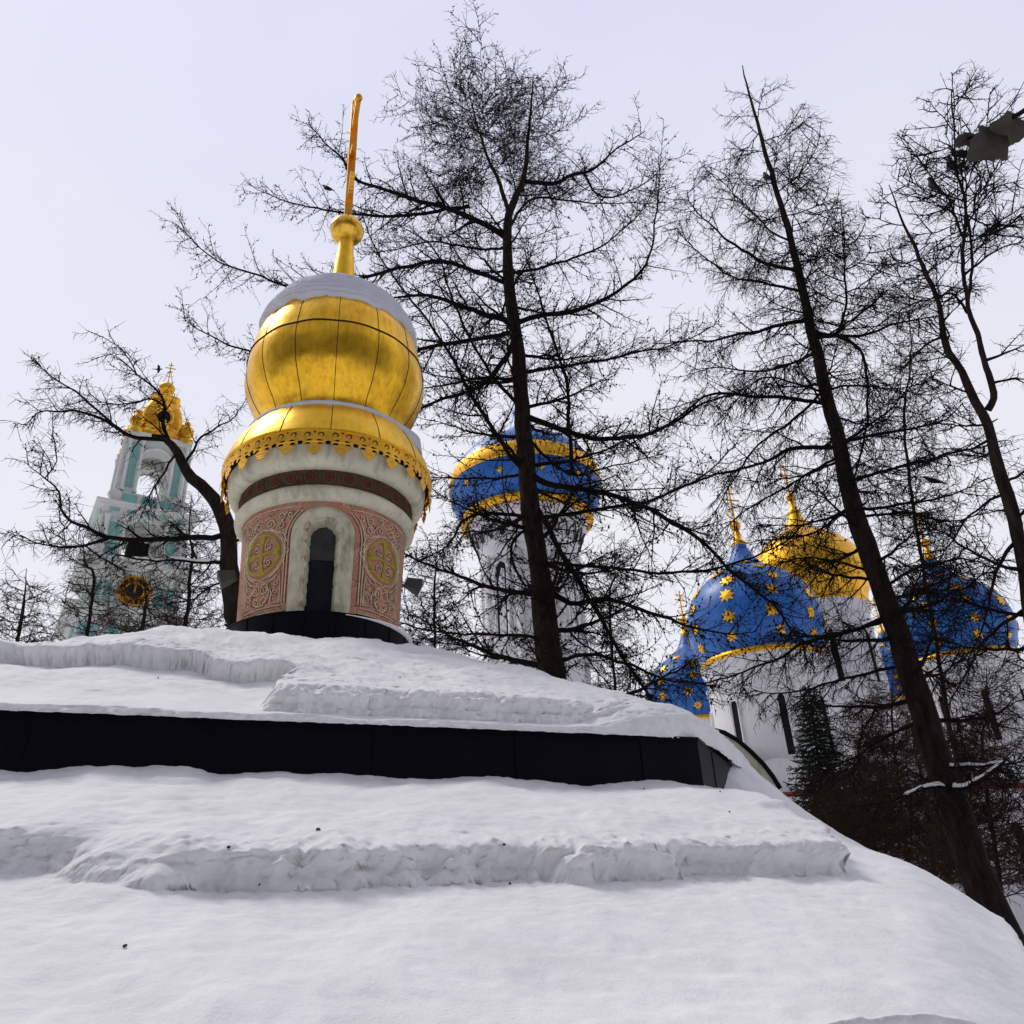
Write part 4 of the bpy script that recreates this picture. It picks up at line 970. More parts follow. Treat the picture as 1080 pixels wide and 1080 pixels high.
    for r in range(4):
        rot = r * pi / 2; cr, sr = math.cos(rot), math.sin(rot)
        for x in (-.78, -.55, .55, .78):
            xx = x * w1 * .93; y = -w1 * .93 - .03; p = (xx * cr - y * sr, xx * sr + y * cr); boxl(mb, p[0], p[1], z_clock - 1.8, z_clock + .9, w1 * .15, .12, 0, rot)
    mb.build('turquoise_panel', TEAL, w)
    for sx in (-1, 1):       # volutes and urns on the shoulders
        for sy in (-1, 1):
            q = lw(sx * w1 * .86, sy * w1 * .86, 0); mb = MB(); mb.lathe((q[0], q[1], zc1 - .3), [(.9, 0), (.9, .8), (.5, 1.0), (.9, 1.8), (.8, 2.4), (.3, 2.8), (.35, 3.1), (.02, 3.5)], 14); mb.build('urn', TOWERW, t)
    # clock
    yf = -w1 * .93 - .25; R = 16.0 * k
    cl = MB(); n = 48
    def cp(r, a, y): return lw(r * math.sin(a), y, z_clock + r * math.cos(a))
    cl.add([cp(R, i * 2 * pi / n, yf) for i in range(n)] + [cp(R, i * 2 * pi / n, yf + .3) for i in range(n)], [tuple(range(n))] + [(i, (i + 1) % n, n + (i + 1) % n, n + i) for i in range(n)], 0, False)
    clock = cl.build('clock_face', DARK, t)
    g = MB(); g.tube([cp(R * .97, i * 2 * pi / n, yf - .05) for i in range(n + 1)], .14, 6, caps=False); g.build('outer_ring', GOLDF, clock)
    g = MB(); g.tube([cp(R * .56, i * 2 * pi / n, yf - .04) for i in range(n + 1)], .11, 6, caps=False); g.build('inner_ring', GOLDF, clock)
    ro = {1: 'I', 2: 'II', 3: 'III', 4: 'IIII', 5: 'V', 6: 'VI', 7: 'VII', 8: 'VIII', 9: 'IX', 10: 'X', 11: 'XI', 12: 'XII'}
    for hnum, txt in ro.items():
        g = MB(); a = hnum * pi / 6; wd = {'I': .20, 'V': .42, 'X': .42}; tot = sum(wd[c_] for c_ in txt); x = -tot / 2
        def P2(u, v, y=yf - .06): 
            r_ = R * .76 + v; return lw(math.sin(a) * r_ + math.cos(a) * u, y, z_clock + math.cos(a) * r_ - math.sin(a) * u)
        H = R * .155
        for c_ in txt:
            m = x + wd[c_] / 2
            segs = {'I': [((m, -H), (m, H))], 'V': [((m - .15, H), (m, -H)), ((m + .15, H), (m, -H))], 'X': [((m - .15, H), (m + .15, -H)), ((m + .15, H), (m - .15, -H))]}[c_]
            for p, q in segs: g.tube([P2(*p), P2(*q)], .06, 4)
            x += wd[c_]
        g.build('numeral', GOLDF, clock)
    for nm, ln, aa, wd_ in (('minute_hand', R * .80, -.02, .10), ('hour_hand', R * .55, .07, .14)):
        g = MB(); g.tube([cp(-.3, aa, yf - .15), cp(ln * .75, aa, yf - .15), cp(ln, aa, yf - .15)], [wd_, wd_, .02], 5); g.build(nm, GOLDF, clock)
    cornice(w2 * 1.12, zc1 - .2, zc0 - .3 + 1.2 if False else zc1 + 1.0)
    tier('b', w2, zc1 + 1.0, zt2, 0, zof(147, 566, 2), w2 * .50)
    cornice(w2, zt2, z2, True)
    mb = MB(); boxl(mb, 0, 0, z2, z3b, 2 * w2 * .86, 2 * w2 * .86); pl = mb.build('parapet', TOWERW, t)
    mb = MB()
    for r in range(4):
        rot = r * pi / 2; cr, sr = math.cos(rot), math.sin(rot)
        for i in range(3):
            x = (i - 1) * w2 * .5; y = -w2 * .86 - .03; p = (x * cr - y * sr, x * sr + y * cr); boxl(mb, p[0], p[1], z2 + .3, z3b - .35, w2 * .38, .12, 0, rot)
    mb.build('turquoise_panel', TEAL, pl)
    for sx in (-1, 1):
        for sy in (-1, 1): q = lw(sx * w2 * .9, sy * w2 * .9, 0); mb = MB(); mb.lathe((q[0], q[1], z2), [(.8, 0), (.8, .7), (.4, .9), (.95, 1.7), (.8, 2.3), (.2, 2.7)], 14); mb.build('urn', TOWERW, t)
    zcr = zof(171, 468, 3)
    tier('', w3, z3b, zcr, 0, zof(163, 488, 3), w3 * .52)
    mb = MB(); boxl(mb, 0, 0, zcr, zcr + 1.0, 2 * w3 + .8, 2 * w3 + .8); mb.build('cornice', TOWERW, t)
    # golden crown
    zg = zcr + 1.0; ztop = zof(177.5, 422, 7); H = ztop - zg
    mb = MB(); prof = catmull([(1.0, 0), (1.06, .08), (.98, .16), (.80, .26), (.78, .34), (.80, .46), (.76, .62), (.62, .78), (.52, .86), (.56, .90), (.60, .93), (.55, .97), (.30, 1.0)], 4)
    lob = lambda a: 1 + .055 * np.cos(8 * (a - ang)) * 1 + .06 * np.cos(4 * (a - ang - pi / 4))
    mb.lathe((cx, cy, zg), prof * np.array([w3 * 1.02, H]), 96, lob=lob); cr_ = mb.build('golden_crown', GOLDF, t)
    for i in range(8):
        a = ang + i * pi / 4; r = w3 * (1.0 if i % 2 == 0 else 1.22); mb = MB(); q = (cx + r * math.cos(a), cy + r * math.sin(a), zg - .2); s_ = 1.0 if i % 2 else .8
        mb.lathe(q, [(1.1 * s_, 0), (1.2 * s_, .8 * s_), (.6 * s_, 1.2 * s_), (1.15 * s_, 2.2 * s_), (1.0 * s_, 3.0 * s_), (.35 * s_, 3.6 * s_), (.5 * s_, 4.0 * s_), (.03, 4.5 * s_)], 14); mb.build('gilded_urn', GOLDF, t)
    for i in range(4):
        a = ang - pi / 2 + i * pi / 2; r = w3 * .80; c_ = np.array((cx + r * math.cos(a), cy + r * math.sin(a), zg + H * .42)); tt = np.array((-math.sin(a), math.cos(a), 0)); oo = np.array((math.cos(a), math.sin(a), 0))
        mb = MB(); P = [c_ + oo * .25 + tt * 1.15 * math.cos(x) + np.array([0, 0, 1.5 * math.sin(x)]) for x in np.linspace(0, 2 * pi, 17)]; mb.tube(P, .3, 6, caps=False); f = mb.build('dormer', GOLDF, t)
        mb = MB(); mb.add(P[:-1], [tuple(range(16))], 0, False); mb.build('pane', DARK, f)
    zb_ = ztop; mb = MB(); q = w3 * .30
    mb.lathe((cx, cy, zb_), [(q * .9, -.2), (q * .55, .5), (q * .5, .9)] + [(q * 1.0 * math.sin(x) + .01, .9 + q * .9 - q * .95 * math.cos(x)) for x in np.linspace(.5, pi - .1, 12)] + [(.12, .9 + 2 * q), (.02, 2.0 + 2 * q)], 24); mb.build('orb', GOLDF, t)
    small_cross((cx, cy, zb_ + 1.8 + 2 * q), zof(182.5, 383, 7) - (zb_ + 1.8 + 2 * q), .4, GOLDF, t, tk=.045)
    for sx in (-1, 1):
        mb = MB(); mb.tube([(cx, cy, zof(181, 390, 7)), lw(sx * w3 * .7, 0, zg + H * .5)], .045, 4); mb.build('stay_wire', METG, t)
bell_tower()

# ------------------------------------------------------------------ trees
TR = np.random.default_rng(21)
def resample(P, R, n):
    P = np.asarray(P, float); R = np.asarray(R, float)
    d = np.concatenate([[0], np.cumsum(np.linalg.norm(np.diff(P, axis=0), axis=1))]); t = np.linspace(0, d[-1], n)
    return np.stack([np.interp(t, d, P[:, k]) for k in range(3)], 1), np.interp(t, d, R)
def smooth_limb(pts, r0, r1, n=24, jit=.5, tp=1.0):
    Q = catmull(pts, 6); L = np.linalg.norm(np.diff(Q, axis=0), axis=1).sum()
    f = np.linspace(0, 1, len(Q)); P, R = resample(Q, r1 + (r0 - r1) * (1 - f) ** tp, n)
    o_ = TR.uniform(0, 50, 3); s_ = np.linspace(0, L, n)
    for k in range(3): P[:, k] += jit * .05 * pnoise(s_ * 1.3 + o_[k], o_[(k + 1) % 3], 0.3) * np.minimum(1, s_ * 2) + jit * .03 * pnoise(s_ * 4 + o_[k], o_[k], 1.7) * np.minimum(1, s_ * 3)
    return P, R
def spawn(P, R, spacing, lmin, lmax, ang=(35, 70), droop=0.0, curl=0.0, flat=0.0, m=8, ratio=.5, rmin=.004, start=.12, taper=.25, wig=.05, rtip=.003, end=1.0, lenfall=.5):
    """children along a batch of limbs. P (B,n,3)"""
    B, n, _ = P.shape
    seg = np.linalg.norm(np.diff(P, axis=1), axis=2); L = seg.sum(1)
    cnt = np.maximum(1, (L * (end - start) / spacing + TR.uniform(0, 1, B)).astype(int)); idx = np.repeat(np.arange(B), cnt); N = len(idx)
    first = np.concatenate([[0], np.cumsum(cnt)[:-1]]); k = np.arange(N) - first[idx]
    f = start + (end - start) * (k + TR.uniform(.1, .9, N)) / cnt[idx]
    x = f * (n - 1); i0 = np.minimum(x.astype(int), n - 2); fr = x - i0
    base = P[idx, i0] * (1 - fr)[:, None] + P[idx, i0 + 1] * fr[:, None]; rad = R[idx, i0] * (1 - fr) + R[idx, i0 + 1] * fr
    T = P[idx, i0 + 1] - P[idx, i0]; T /= np.linalg.norm(T, axis=1)[:, None] + 1e-9
    side = np.cross(T, (0, 0, 1.0)); side /= np.linalg.norm(side, axis=1)[:, None] + 1e-6
    up = np.cross(side, T); sg = np.where((k + TR.integers(0, 2, N) * (TR.random(N) < .3)) % 2 == 0, 1.0, -1.0)
    phi = TR.normal(0, 1, N) * (1 - flat) * 1.3; perp = side * (sg * np.cos(phi))[:, None] + up * np.sin(phi)[:, None]
    a = np.radians(TR.uniform(*ang, N)); D = T * np.cos(a)[:, None] + perp * np.sin(a)[:, None]; D[:, 2] += droop; D /= np.linalg.norm(D, axis=1)[:, None]
    ln = TR.uniform(lmin, lmax, N) * (1 - lenfall * f)
    r0 = np.clip(rad * ratio, rmin, None); s_ = np.linspace(0, 1, m)
    C = base[:, None] + D[:, None] * (ln[:, None] * s_)[..., None]
    C[..., 2] += (curl * ln)[:, None] * s_ ** 2
    bend = TR.normal(0, .18, (N, 3)); C += bend[:, None] * (ln[:, None] * s_ ** 2)[..., None]
    w = np.cumsum(TR.normal(0, wig, (N, m, 3)), axis=1); w -= w[:, :1]; C += w * (ln / m)[:, None, None] * 1.5
    RR = r0[:, None] * (1 - (1 - taper) * s_) ; RR = np.maximum(RR, rtip)
    return C, RR
def tree(name, label, cat, trunks, limbs, D, group='bare larches around the churches', seed=1, sp=(.30, .16, .09), l1=(.5, 1.5), l2=(.25, .7), l3=(.10, .28), randlimb=None, twigr=.0055, bark=BARK, twig=TWIG, knobs=.5, kr=.022, droop=(-.10, -.15, -.1), curl=(.10, .1, .0), snow=None, loc=None):
    global TR; TR = np.random.default_rng(seed)
    root_p = trunks[0][0][0]; root = empty(name, (float(root_p[0]), float(root_p[1]), 0)); tag(root, label, cat, group)
    tb = Bulk(); TP = []; 
    for pts, r0, r1 in trunks:
        P, R = smooth_limb(pts, r0, r1, 70, .8); R = R * (1 + .10 * pnoise(np.linspace(0, 30, 70), seed, 0.5)); TP.append((P, R)); tb.tubes(P[None], R[None], 14)
        # stubs and knots
        for _ in range(10):
            i = TR.integers(3, 66); a = TR.uniform(0, 2 * pi); d_ = np.array([math.cos(a), math.sin(a), TR.uniform(-.1, .5)]); ln = R[i] + TR.uniform(.04, .16)
            tb.tubes(np.array([P[i], P[i] + d_ * ln * .7, P[i] + d_ * ln])[None], np.array([[.045, .03, .02]]) * (R[i] / .2), 6)
    # tapering roots into the snow
    tb.build('trunk', bark, root)
    cb = Bulk(); LP, LR = [], []
    for pts, r0, r1 in limbs:
        P, R = smooth_limb(pts, r0, r1, 28, 1.0); LP.append(P); LR.append(R)
    if randlimb:
        n_, f0, f1, ll, el_, rr0 = randlimb
        for i in range(n_):
            P, R = TP[i % len(TP)]; f = f0 + (f1 - f0) * (i + TR.random()) / n_; j = int(f * 69); a = i * 2.4 + TR.uniform(-.5, .5)
            L = ll * (1 - .75 * (f - f0) / (1.02 - f0)) * TR.uniform(.6, 1.1); e_ = TR.uniform(*el_); d_ = np.array([math.cos(a), math.sin(a), 0])
            s_ = np.linspace(0, 1, 7); pts = P[j] + d_ * (s_ * L)[:, None]; pts[:, 2] += e_ * s_ * L + (.28 * L) * s_ ** 2 
            P2, R2 = smooth_limb(pts, max(.012, R[j] * rr0), .006, 28, 1.2); LP.append(P2); LR.append(R2)
    LP = np.array(LP); LR = np.array(LR); cb.tubes(LP, LR, 8)
    A, AR = spawn(LP, LR, sp[0], *l1, droop=droop[0], curl=curl[0], flat=.55, m=10, ratio=.5, rmin=.014, rtip=.006, wig=.06); cb.tubes(A, AR, 5)
    Bq, BR = spawn(A, AR, sp[1], *l2, droop=droop[1], curl=curl[1], flat=.2, m=6, ratio=.6, rmin=.008, rtip=twigr * .8, wig=.07); cb.tubes(Bq, BR, 3)
    C1_, C1R = spawn(LP, LR, sp[1] * .9, l2[0], l2[1], droop=droop[1], flat=.0, m=6, ratio=.3, rmin=.006, rtip=twigr * .8, wig=.12, start=.2); cb.tubes(C1_, C1R, 3)
    allb = np.concatenate([Bq, C1_]); allr = np.concatenate([BR, C1R])
    C, CR = spawn(allb, allr, sp[2], *l3, droop=droop[2], flat=0, m=4, ratio=.7, rmin=twigr, rtip=twigr * .55, wig=.05, start=.1, lenfall=.3); cb.tubes(C, CR, 3)
    E_, ER = spawn(A, AR, sp[2] * 1.2, *l3, droop=droop[2], flat=0, m=4, ratio=.4, rmin=twigr, rtip=twigr * .55, wig=.05, start=.1, lenfall=.3); cb.tubes(E_, ER, 3)
    if knobs:
        src = np.concatenate([allb[:, 1:-1].reshape(-1, 3), A[:, 2:-1].reshape(-1, 3)]); m_ = TR.random(len(src)) < knobs * .22; K = src[m_] + TR.normal(0, .012, (m_.sum(), 3)); rk = TR.uniform(.55, 1.1, len(K)) * kr; cb.octs(K, rk, rk * TR.uniform(1.0, 1.7, len(K)))
    cb.build('crown', twig, root)
    if snow:
        sb = Bulk()
        for q, f0, f1, th in snow:
            P = LP[q]; R = LR[q]; i0, i1 = int(f0 * 27), int(f1 * 27); P = P[i0:i1].copy(); r = R[i0:i1] * .9 + th; P[:, 2] += R[i0:i1] * .7 + th * .4; r = r * (1 + .4 * pnoise(np.arange(len(r)) * .7, q, .2)); r[0] = r[-1] = .004; sb.tubes(P[None], r[None], 7)
        sb.build('branch_snow', SNOW, root)
    print(name, seed, 'faces', sum(len(f) for f in cb.F)); return root
def PX(lst, D, d0=0.0, d1=None):
    """survey points -> world, distance running from D+d0 to D+d1"""
    n = len(lst); d1 = d0 if d1 is None else d1
    return [at(x, y, D + d0 + (d1 - d0) * i / max(1, n - 1)) for i, (x, y) in enumerate(lst)]
def down(p, n=4):
    p = np.array(p, float); return [np.array([p[0], p[1], z]) for z in np.linspace(-.3, p[2], n + 1)[:-1]]

# central larch
D1 = 20.0
tr1 = [(582, 705), (578, 680), (570, 610), (560, 540), (553, 465), (546, 370), (537, 300), (535, 244), (540, 215), (552, 191), (556, 153), (560, 110), (563, 78)]
t1 = PX(tr1, D1); t1 = [np.array([t1[0][0] + .25, t1[0][1], z]) for z in (-.3, 3, 6)] + t1
t1b = PX([(537, 228), (526, 191), (512, 160), (500, 120), (494, 92)], D1)
L1 = []
def add(lst, pts, r0, r1=.010, D=D1, d0=0, d1=0): lst.append((PX(pts, D, d0, d1), r0, r1))
add(L1, [(552, 191), (585, 193), (601, 186), (627, 178), (650, 158), (680, 138)], .085, .015, d1=-.8)
add(L1, [(601, 185), (616, 184), (627, 203), (650, 207), (685, 190), (705, 168)], .05, .010, d0=-.5, d1=-2)
add(L1, [(538, 240), (560, 210), (600, 212), (640, 214), (700, 215)], .05, .01, d1=1.5)
add(L1, [(533, 250), (520, 241), (494, 229), (469, 219), (440, 212), (413, 202), (374, 189), (361, 168), (343, 150), (325, 130)], .11, .012, d1=-1.0)
add(L1, [(495, 217), (463, 222), (413, 229), (372, 225), (335, 220), (300, 212), (271, 199)], .07, .010, d0=-.3, d1=1)
add(L1, [(537, 300), (500, 285), (460, 275), (403, 288), (350, 300), (304, 303), (276, 291), (232, 277), (206, 256), (185, 235)], .08, .010, d1=2.5)
add(L1, [(541, 350), (480, 362), (420, 372), (340, 385), (259, 370), (214, 350), (193, 334)], .075, .010, d1=2.5)
add(L1, [(546, 345), (530, 337), (504, 329), (479, 320), (450, 311), (425, 312), (390, 322)], .12, .02, d1=1.2)
add(L1, [(547, 340), (570, 333), (601, 329), (639, 315), (671, 292), (686, 266), (693, 213), (696, 180)], .085, .012, d1=-1.0)
add(L1, [(547, 352), (538, 370), (522, 392), (501, 411), (463, 422), (425, 438), (395, 455)], .10, .015, d1=-2.0)
add(L1, [(557, 440), (575, 447), (600, 456), (639, 463), (670, 460), (699, 452), (725, 437), (748, 422), (790, 415)], .10, .015, d1=-1.5)
add(L1, [(604, 500), (600, 440), (598, 402), (585, 365), (573, 330), (560, 285), (551, 260)], .06, .02, d0=-.6, d1=-.2)
add(L1, [(556, 500), (538, 480), (515, 445), (494, 411), (475, 375), (463, 355), (440, 325), (419, 298), (390, 250), (380, 215)], .075, .012, d1=-2.0)
add(L1, [(550, 430), (530, 410), (512, 385), (492, 350), (475, 310), (462, 270), (440, 248), (409, 235)], .06, .010, d1=-1.5)
add(L1, [(560, 500), (576, 510), (600, 514), (630, 518), (677, 533), (700, 545), (731, 564), (768, 598), (817, 640), (841, 672), (887, 677)], .095, .010, d1=-3.5)
add(L1, [(562, 548), (576, 545), (618, 539), (677, 530), (715, 516), (745, 500), (775, 470)], .075, .012, d1=-1.5)
add(L1, [(574, 594), (590, 595), (635, 598), (700, 604), (749, 601), (807, 582), (841, 561), (871, 515)], .055, .010, d1=-2.5)
add(L1, [(578, 622), (590, 631), (606, 637), (641, 631), (677, 643), (700, 650), (731, 662), (760, 668), (798, 668)], .085, .010, d1=-1.5)
add(L1, [(574, 676), (561, 672), (530, 670), (493, 669), (440, 663), (400, 650)], .055, .012, d1=-2)
add(L1, [(563, 530), (573, 548), (590, 580), (603, 601), (624, 637), (644, 672), (671, 714), (690, 745)], .09, .03, d1=-1.0)
add(L1, [(562, 548), (549, 545), (526, 542), (493, 545), (478, 566), (464, 581), (440, 590)], .065, .012, d1=-2)
add(L1, [(563, 562), (552, 560), (541, 572), (540, 585), (544, 601), (555, 619)], .05, .03, d0=-.3, d1=-.3)
add(L1, [(552, 500), (510, 505), (470, 503), (440, 505)], .05, .01, d1=2)
add(L1, [(548, 400), (500, 400), (462, 408), (430, 412)], .06, .01, d1=1)
add(L1, [(545, 395), (600, 385), (660, 375), (720, 360), (760, 340)], .06, .01, d1=2)
add(L1, [(536, 290), (580, 280), (630, 262), (670, 230), (690, 200)], .055, .01, d1=2)
add(L1, [(535, 262), (500, 262), (455, 255), (420, 262), (380, 268)], .05, .01, d1=2)
add(L1, [(549, 450), (600, 500), (650, 490), (700, 480)], .05, .01, d1=2)
add(L1, [(584, 700), (620, 690), (660, 700), (710, 718), (760, 722)], .06, .01, d1=-1)
tree('larch', 'massive dark larch behind the chapel with a thick knotty trunk crossing the gold banded dome', 'tree', [(t1, .43, .012), (t1b, .085, .010)], L1, D1, seed=5, randlimb=(72, .29, .84, 4.8, (-.12, .25), .26), sp=(.20, .17, .17), l1=(.7, 2.2), l2=(.25, .8), l3=(.10, .30), twigr=.0070, kr=.030, knobs=1.0)

# leaning larch on the right
D2 = 16.0
tr2 = [(1027, 914), (1003, 839), (980, 775), (952, 679), (920, 592), (896, 522), (882, 458), (868, 403), (854, 338), (841, 280), (822, 212), (805, 153), (792, 105), (783, 70)]
t2 = PX(tr2, D2); t2 = [t2[0] + np.array([.95, 0, -6.0]), t2[0] + np.array([.55, 0, -3.2])] + t2
L2 = []
A2 = lambda pts, r0, r1=.008, d0=0, d1=0: add(L2, pts, r0, r1, D2, d0, d1)
A2([(839, 285), (803, 275), (775, 258), (758, 246), (728, 215), (724, 201)], .045, .008, 0, -.8)
A2([(848, 309), (841, 307), (810, 299), (776, 295), (741, 270), (711, 239)], .045, .008, 0, .8)
A2([(833, 254), (820, 248), (808, 239), (790, 220), (776, 205), (745, 177)], .03, .006)
A2([(824, 220), (831, 210), (832, 188), (831, 170)], .02, .006)
A2([(820, 203), (834, 192), (847, 181), (860, 157), (866, 140)], .02, .006)
A2([(856, 337), (830, 343), (803, 349), (775, 354), (748, 359), (715, 360), (690, 362)], .05, .010, 0, -1)
A2([(860, 350), (878, 355), (887, 345), (889, 335), (892, 297), (889, 236), (888, 215)], .05, .010, 0, -.4)
A2([(862, 355), (885, 355), (902, 355), (925, 348), (943, 342), (970, 338), (991, 335)], .045, .010, 0, .6)
A2([(885, 356), (896, 360), (908, 372), (913, 390), (915, 441), (908, 480), (899, 508)], .035, .02, -.3, -.3)
A2([(885, 472), (865, 472), (834, 474), (815, 482), (793, 492), (748, 503), (700, 522), (670, 532)], .055, .010, 0, -1)
A2([(876, 430), (865, 424), (830, 420), (793, 417), (758, 414), (740, 420), (724, 434), (690, 455), (660, 470)], .05, .010, 0, -1)
A2([(885, 466), (892, 465), (920, 460), (943, 455), (970, 450), (998, 441), (1015, 425)], .045, .010, 0, 1)
A2([(896, 508), (920, 500), (950, 492), (998, 479), (1053, 465)], .045, .010, 0, -1)
A2([(940, 648), (923, 656), (890, 668), (847, 680), (820, 695), (792, 705), (746, 720), (700, 716)], .045, .008, 0, -1)
A2([(958, 700), (923, 708), (890, 718), (853, 726), (820, 730), (792, 726)], .035, .008, 0, 1)
A2([(925, 606), (900, 597), (865, 589), (835, 592), (810, 600)], .035, .008)
A2([(895, 535), (860, 560), (822, 568), (790, 572)], .03, .008, 0, 1)
A2([(1001, 835), (990, 828), (980, 831), (960, 838), (946, 843)], .05, .015, -.3, -1.2)
A2([(1001, 830), (1019, 831), (1035, 823), (1047, 815), (1060, 800)], .05, .015, -.3, -1.4)
A2([(990, 808), (1020, 810), (1059, 806), (1080, 803)], .04, .01, 0, -1)
A2([(870, 410), (840, 440), (800, 470), (770, 510), (745, 560)], .035, .008, 0, 1.5)
A2([(905, 545), (950, 540), (1000, 548), (1060, 540)], .035, .008, 0, 1.5)
A2([(930, 620), (970, 600), (1010, 590), (1050, 600)], .035, .008, 0, -1)
A2([(975, 760), (940, 775), (900, 800), (860, 812)], .035, .008, 0, 1)
for k_ in range(9):
    yy = 345 - k_ * 12; xx = 890 + (k_ % 2); sg = 1 if k_ % 2 else -1; L_ = 46 - k_ * 3.4
    A2([(xx, yy), (xx + sg * L_ * .45, yy - 6), (xx + sg * L_ * .8, yy - 16), (xx + sg * L_, yy - 30)], .018, .006, -.4, -.4 + .7 * math.cos(k_ * 2.1))
A2([(860, 372), (830, 385), (795, 392), (760, 388), (730, 395)], .04, .008, 0, 1.2); A2([(872, 415), (840, 405), (800, 400), (760, 440)], .03, .008, 0, -1.2)
A2([(888, 480), (850, 500), (800, 530), (760, 560)], .035, .008, 0, .8); A2([(872, 412), (905, 405), (945, 410), (985, 400)], .03, .008, 0, 1)
tree('larch', 'tall larch leaning left on the right side, its trunk crossing beside the gilded dome', 'tree', [(t2, .30, .012)], L2, D2, seed=9, randlimb=(50, .32, .92, 2.7, (-.35, .15), .22), sp=(.18, .13, .11), l1=(.5, 1.5), l2=(.25, .75), l3=(.12, .36), droop=(-.25, -.55, -.7), twigr=.0055, kr=.020, knobs=.5, snow=[(17, .1, .95, .008), (18, .1, .95, .008), (19, .1, .9, .005)])

# forked tree at the right edge
D3 = 14.0
t3 = PX([(1100, 700), (1083, 610), (1068, 540), (1053, 500), (1042, 450), (1030, 425), (1015, 395), (998, 365), (993, 332), (981, 297), (965, 262), (954, 242), (945, 218), (938, 195)], D3)
t3 = [t3[0] + np.array([.5, 0, -5.5]), t3[0] + np.array([.3, 0, -3])] + t3
t3b = PX([(1042, 432), (1048, 417), (1040, 385), (1030, 355), (1020, 321), (1017, 270), (1019, 225), (1008, 170), (1005, 125), (1004, 95)], D3)
t3c = PX([(1020, 321), (1026, 275), (1021, 225), (1013, 185), (1012, 150)], D3, .15)
L3 = []
A3 = lambda pts, r0, r1=.006, d0=0, d1=0: add(L3, pts, r0, r1, D3, d0, d1)
A3([(1018, 255), (1008, 235), (1000, 210), (992, 199), (980, 180), (962, 158), (950, 140)], .025)
A3([(1019, 212), (1000, 206), (990, 200)], .018)
A3([(1020, 330), (1005, 310), (985, 315), (960, 320), (945, 330)], .025)
A3([(995, 355), (975, 365), (955, 385), (940, 400)], .025); A3([(1040, 380), (1060, 372), (1085, 358)], .03)
A3([(1042, 405), (1060, 402), (1090, 400)], .03); A3([(1017, 290), (1035, 275), (1060, 262), (1085, 255)], .025)
A3([(1018, 240), (1032, 215), (1050, 200), (1080, 190)], .02); A3([(1050, 460), (1030, 470), (1000, 478), (960, 495)], .03)
A3([(1062, 520), (1040, 530), (1010, 560), (985, 600)], .03); A3([(1072, 570), (1050, 600), (1040, 650), (1020, 700)], .035)
A3([(1018, 225), (1035, 235), (1055, 248), (1080, 250)], .02); A3([(993, 340), (1000, 355), (980, 350), (965, 345)], .018)
A3([(985, 305), (970, 285), (945, 275), (925, 280)], .018); A3([(1085, 640), (1055, 660), (1030, 690), (1000, 745)], .035)
tree('broadleaf_tree', 'thin forked bare tree at the right edge with crows perched near its top', 'tree', [(t3, .13, .008), (t3b, .06, .010), (t3c, .03, .008)], L3, D3, seed=14, randlimb=(56, .3, .98, 2.1, (.0, .6), .28), sp=(.19, .13, .10), l1=(.3, .9), l2=(.15, .45), l3=(.08, .22), twigr=.0042, kr=.015, knobs=.35, droop=(0, -.05, -.1))

# tree behind the drum on the left
D4 = 18.0
t4 = PX([(252, 700), (247, 650), (243, 600), (241, 567), (236, 544), (224, 523), (210, 509), (198, 499), (192, 488), (184, 472), (174, 463), (160, 461)], D4)
t4 = [np.array([t4[0][0], t4[0][1], z]) for z in (-.3, 3)] + t4
L4 = []
A4 = lambda pts, r0, r1=.007, d0=0, d1=0: add(L4, pts, r0, r1, D4, d0, d1)
A4([(190, 485), (180, 468), (172, 450), (173, 428), (170, 418), (160, 408), (144, 396), (128, 380), (115, 372)], .055)
A4([(174, 464), (155, 462), (139, 461), (124, 453), (109, 443), (94, 437), (79, 434), (60, 434), (44, 434), (33, 440), (26, 449)], .055)
A4([(124, 453), (118, 446), (98, 428), (79, 413), (59, 401), (45, 388), (32, 378)], .035, .006, 0, -.5)
A4([(195, 490), (210, 465), (227, 452), (245, 440), (262, 420)], .035)
A4([(186, 478), (175, 495), (162, 515), (155, 530), (148, 548)], .03, .008, 0, -.4)
A4([(240, 562), (225, 567), (198, 568), (170, 568), (139, 570), (125, 569), (112, 567), (97, 560), (82, 553), (70, 545), (64, 535), (61, 518), (47, 505), (38, 497), (26, 488)], .075)
A4([(114, 568), (100, 573), (85, 576), (70, 577), (50, 574), (26, 567), (5, 560)], .04)
A4([(242, 594), (225, 593), (204, 591), (180, 590), (159, 590), (135, 588), (121, 586), (118, 596)], .05, .012, 0, -.8)
A4([(90, 575), (105, 588), (125, 597), (135, 605)], .02); A4([(173, 428), (160, 422), (140, 425), (110, 425), (95, 415)], .03)
A4([(144, 396), (138, 380), (120, 362), (105, 355)], .02); A4([(47, 505), (60, 488), (58, 465), (50, 455)], .014); A4([(70, 577), (68, 560), (75, 545)], .014)
A4([(243, 610), (220, 620), (200, 640), (185, 665)], .03); A4([(244, 575), (265, 560), (285, 540), (290, 500)], .04, .01, 1, 2)
tree('broadleaf_tree', 'crooked dark tree rising left of the drum, boughs reaching across the bell tower', 'tree', [(t4, .27, .07)], L4, D4, seed=23, sp=(.24, .13, .10), l1=(.4, 1.2), l2=(.2, .6), l3=(.12, .38), twigr=.0060, kr=.022, knobs=.6, droop=(.0, -.35, -.55), snow=[(7, .15, .85, .012)])

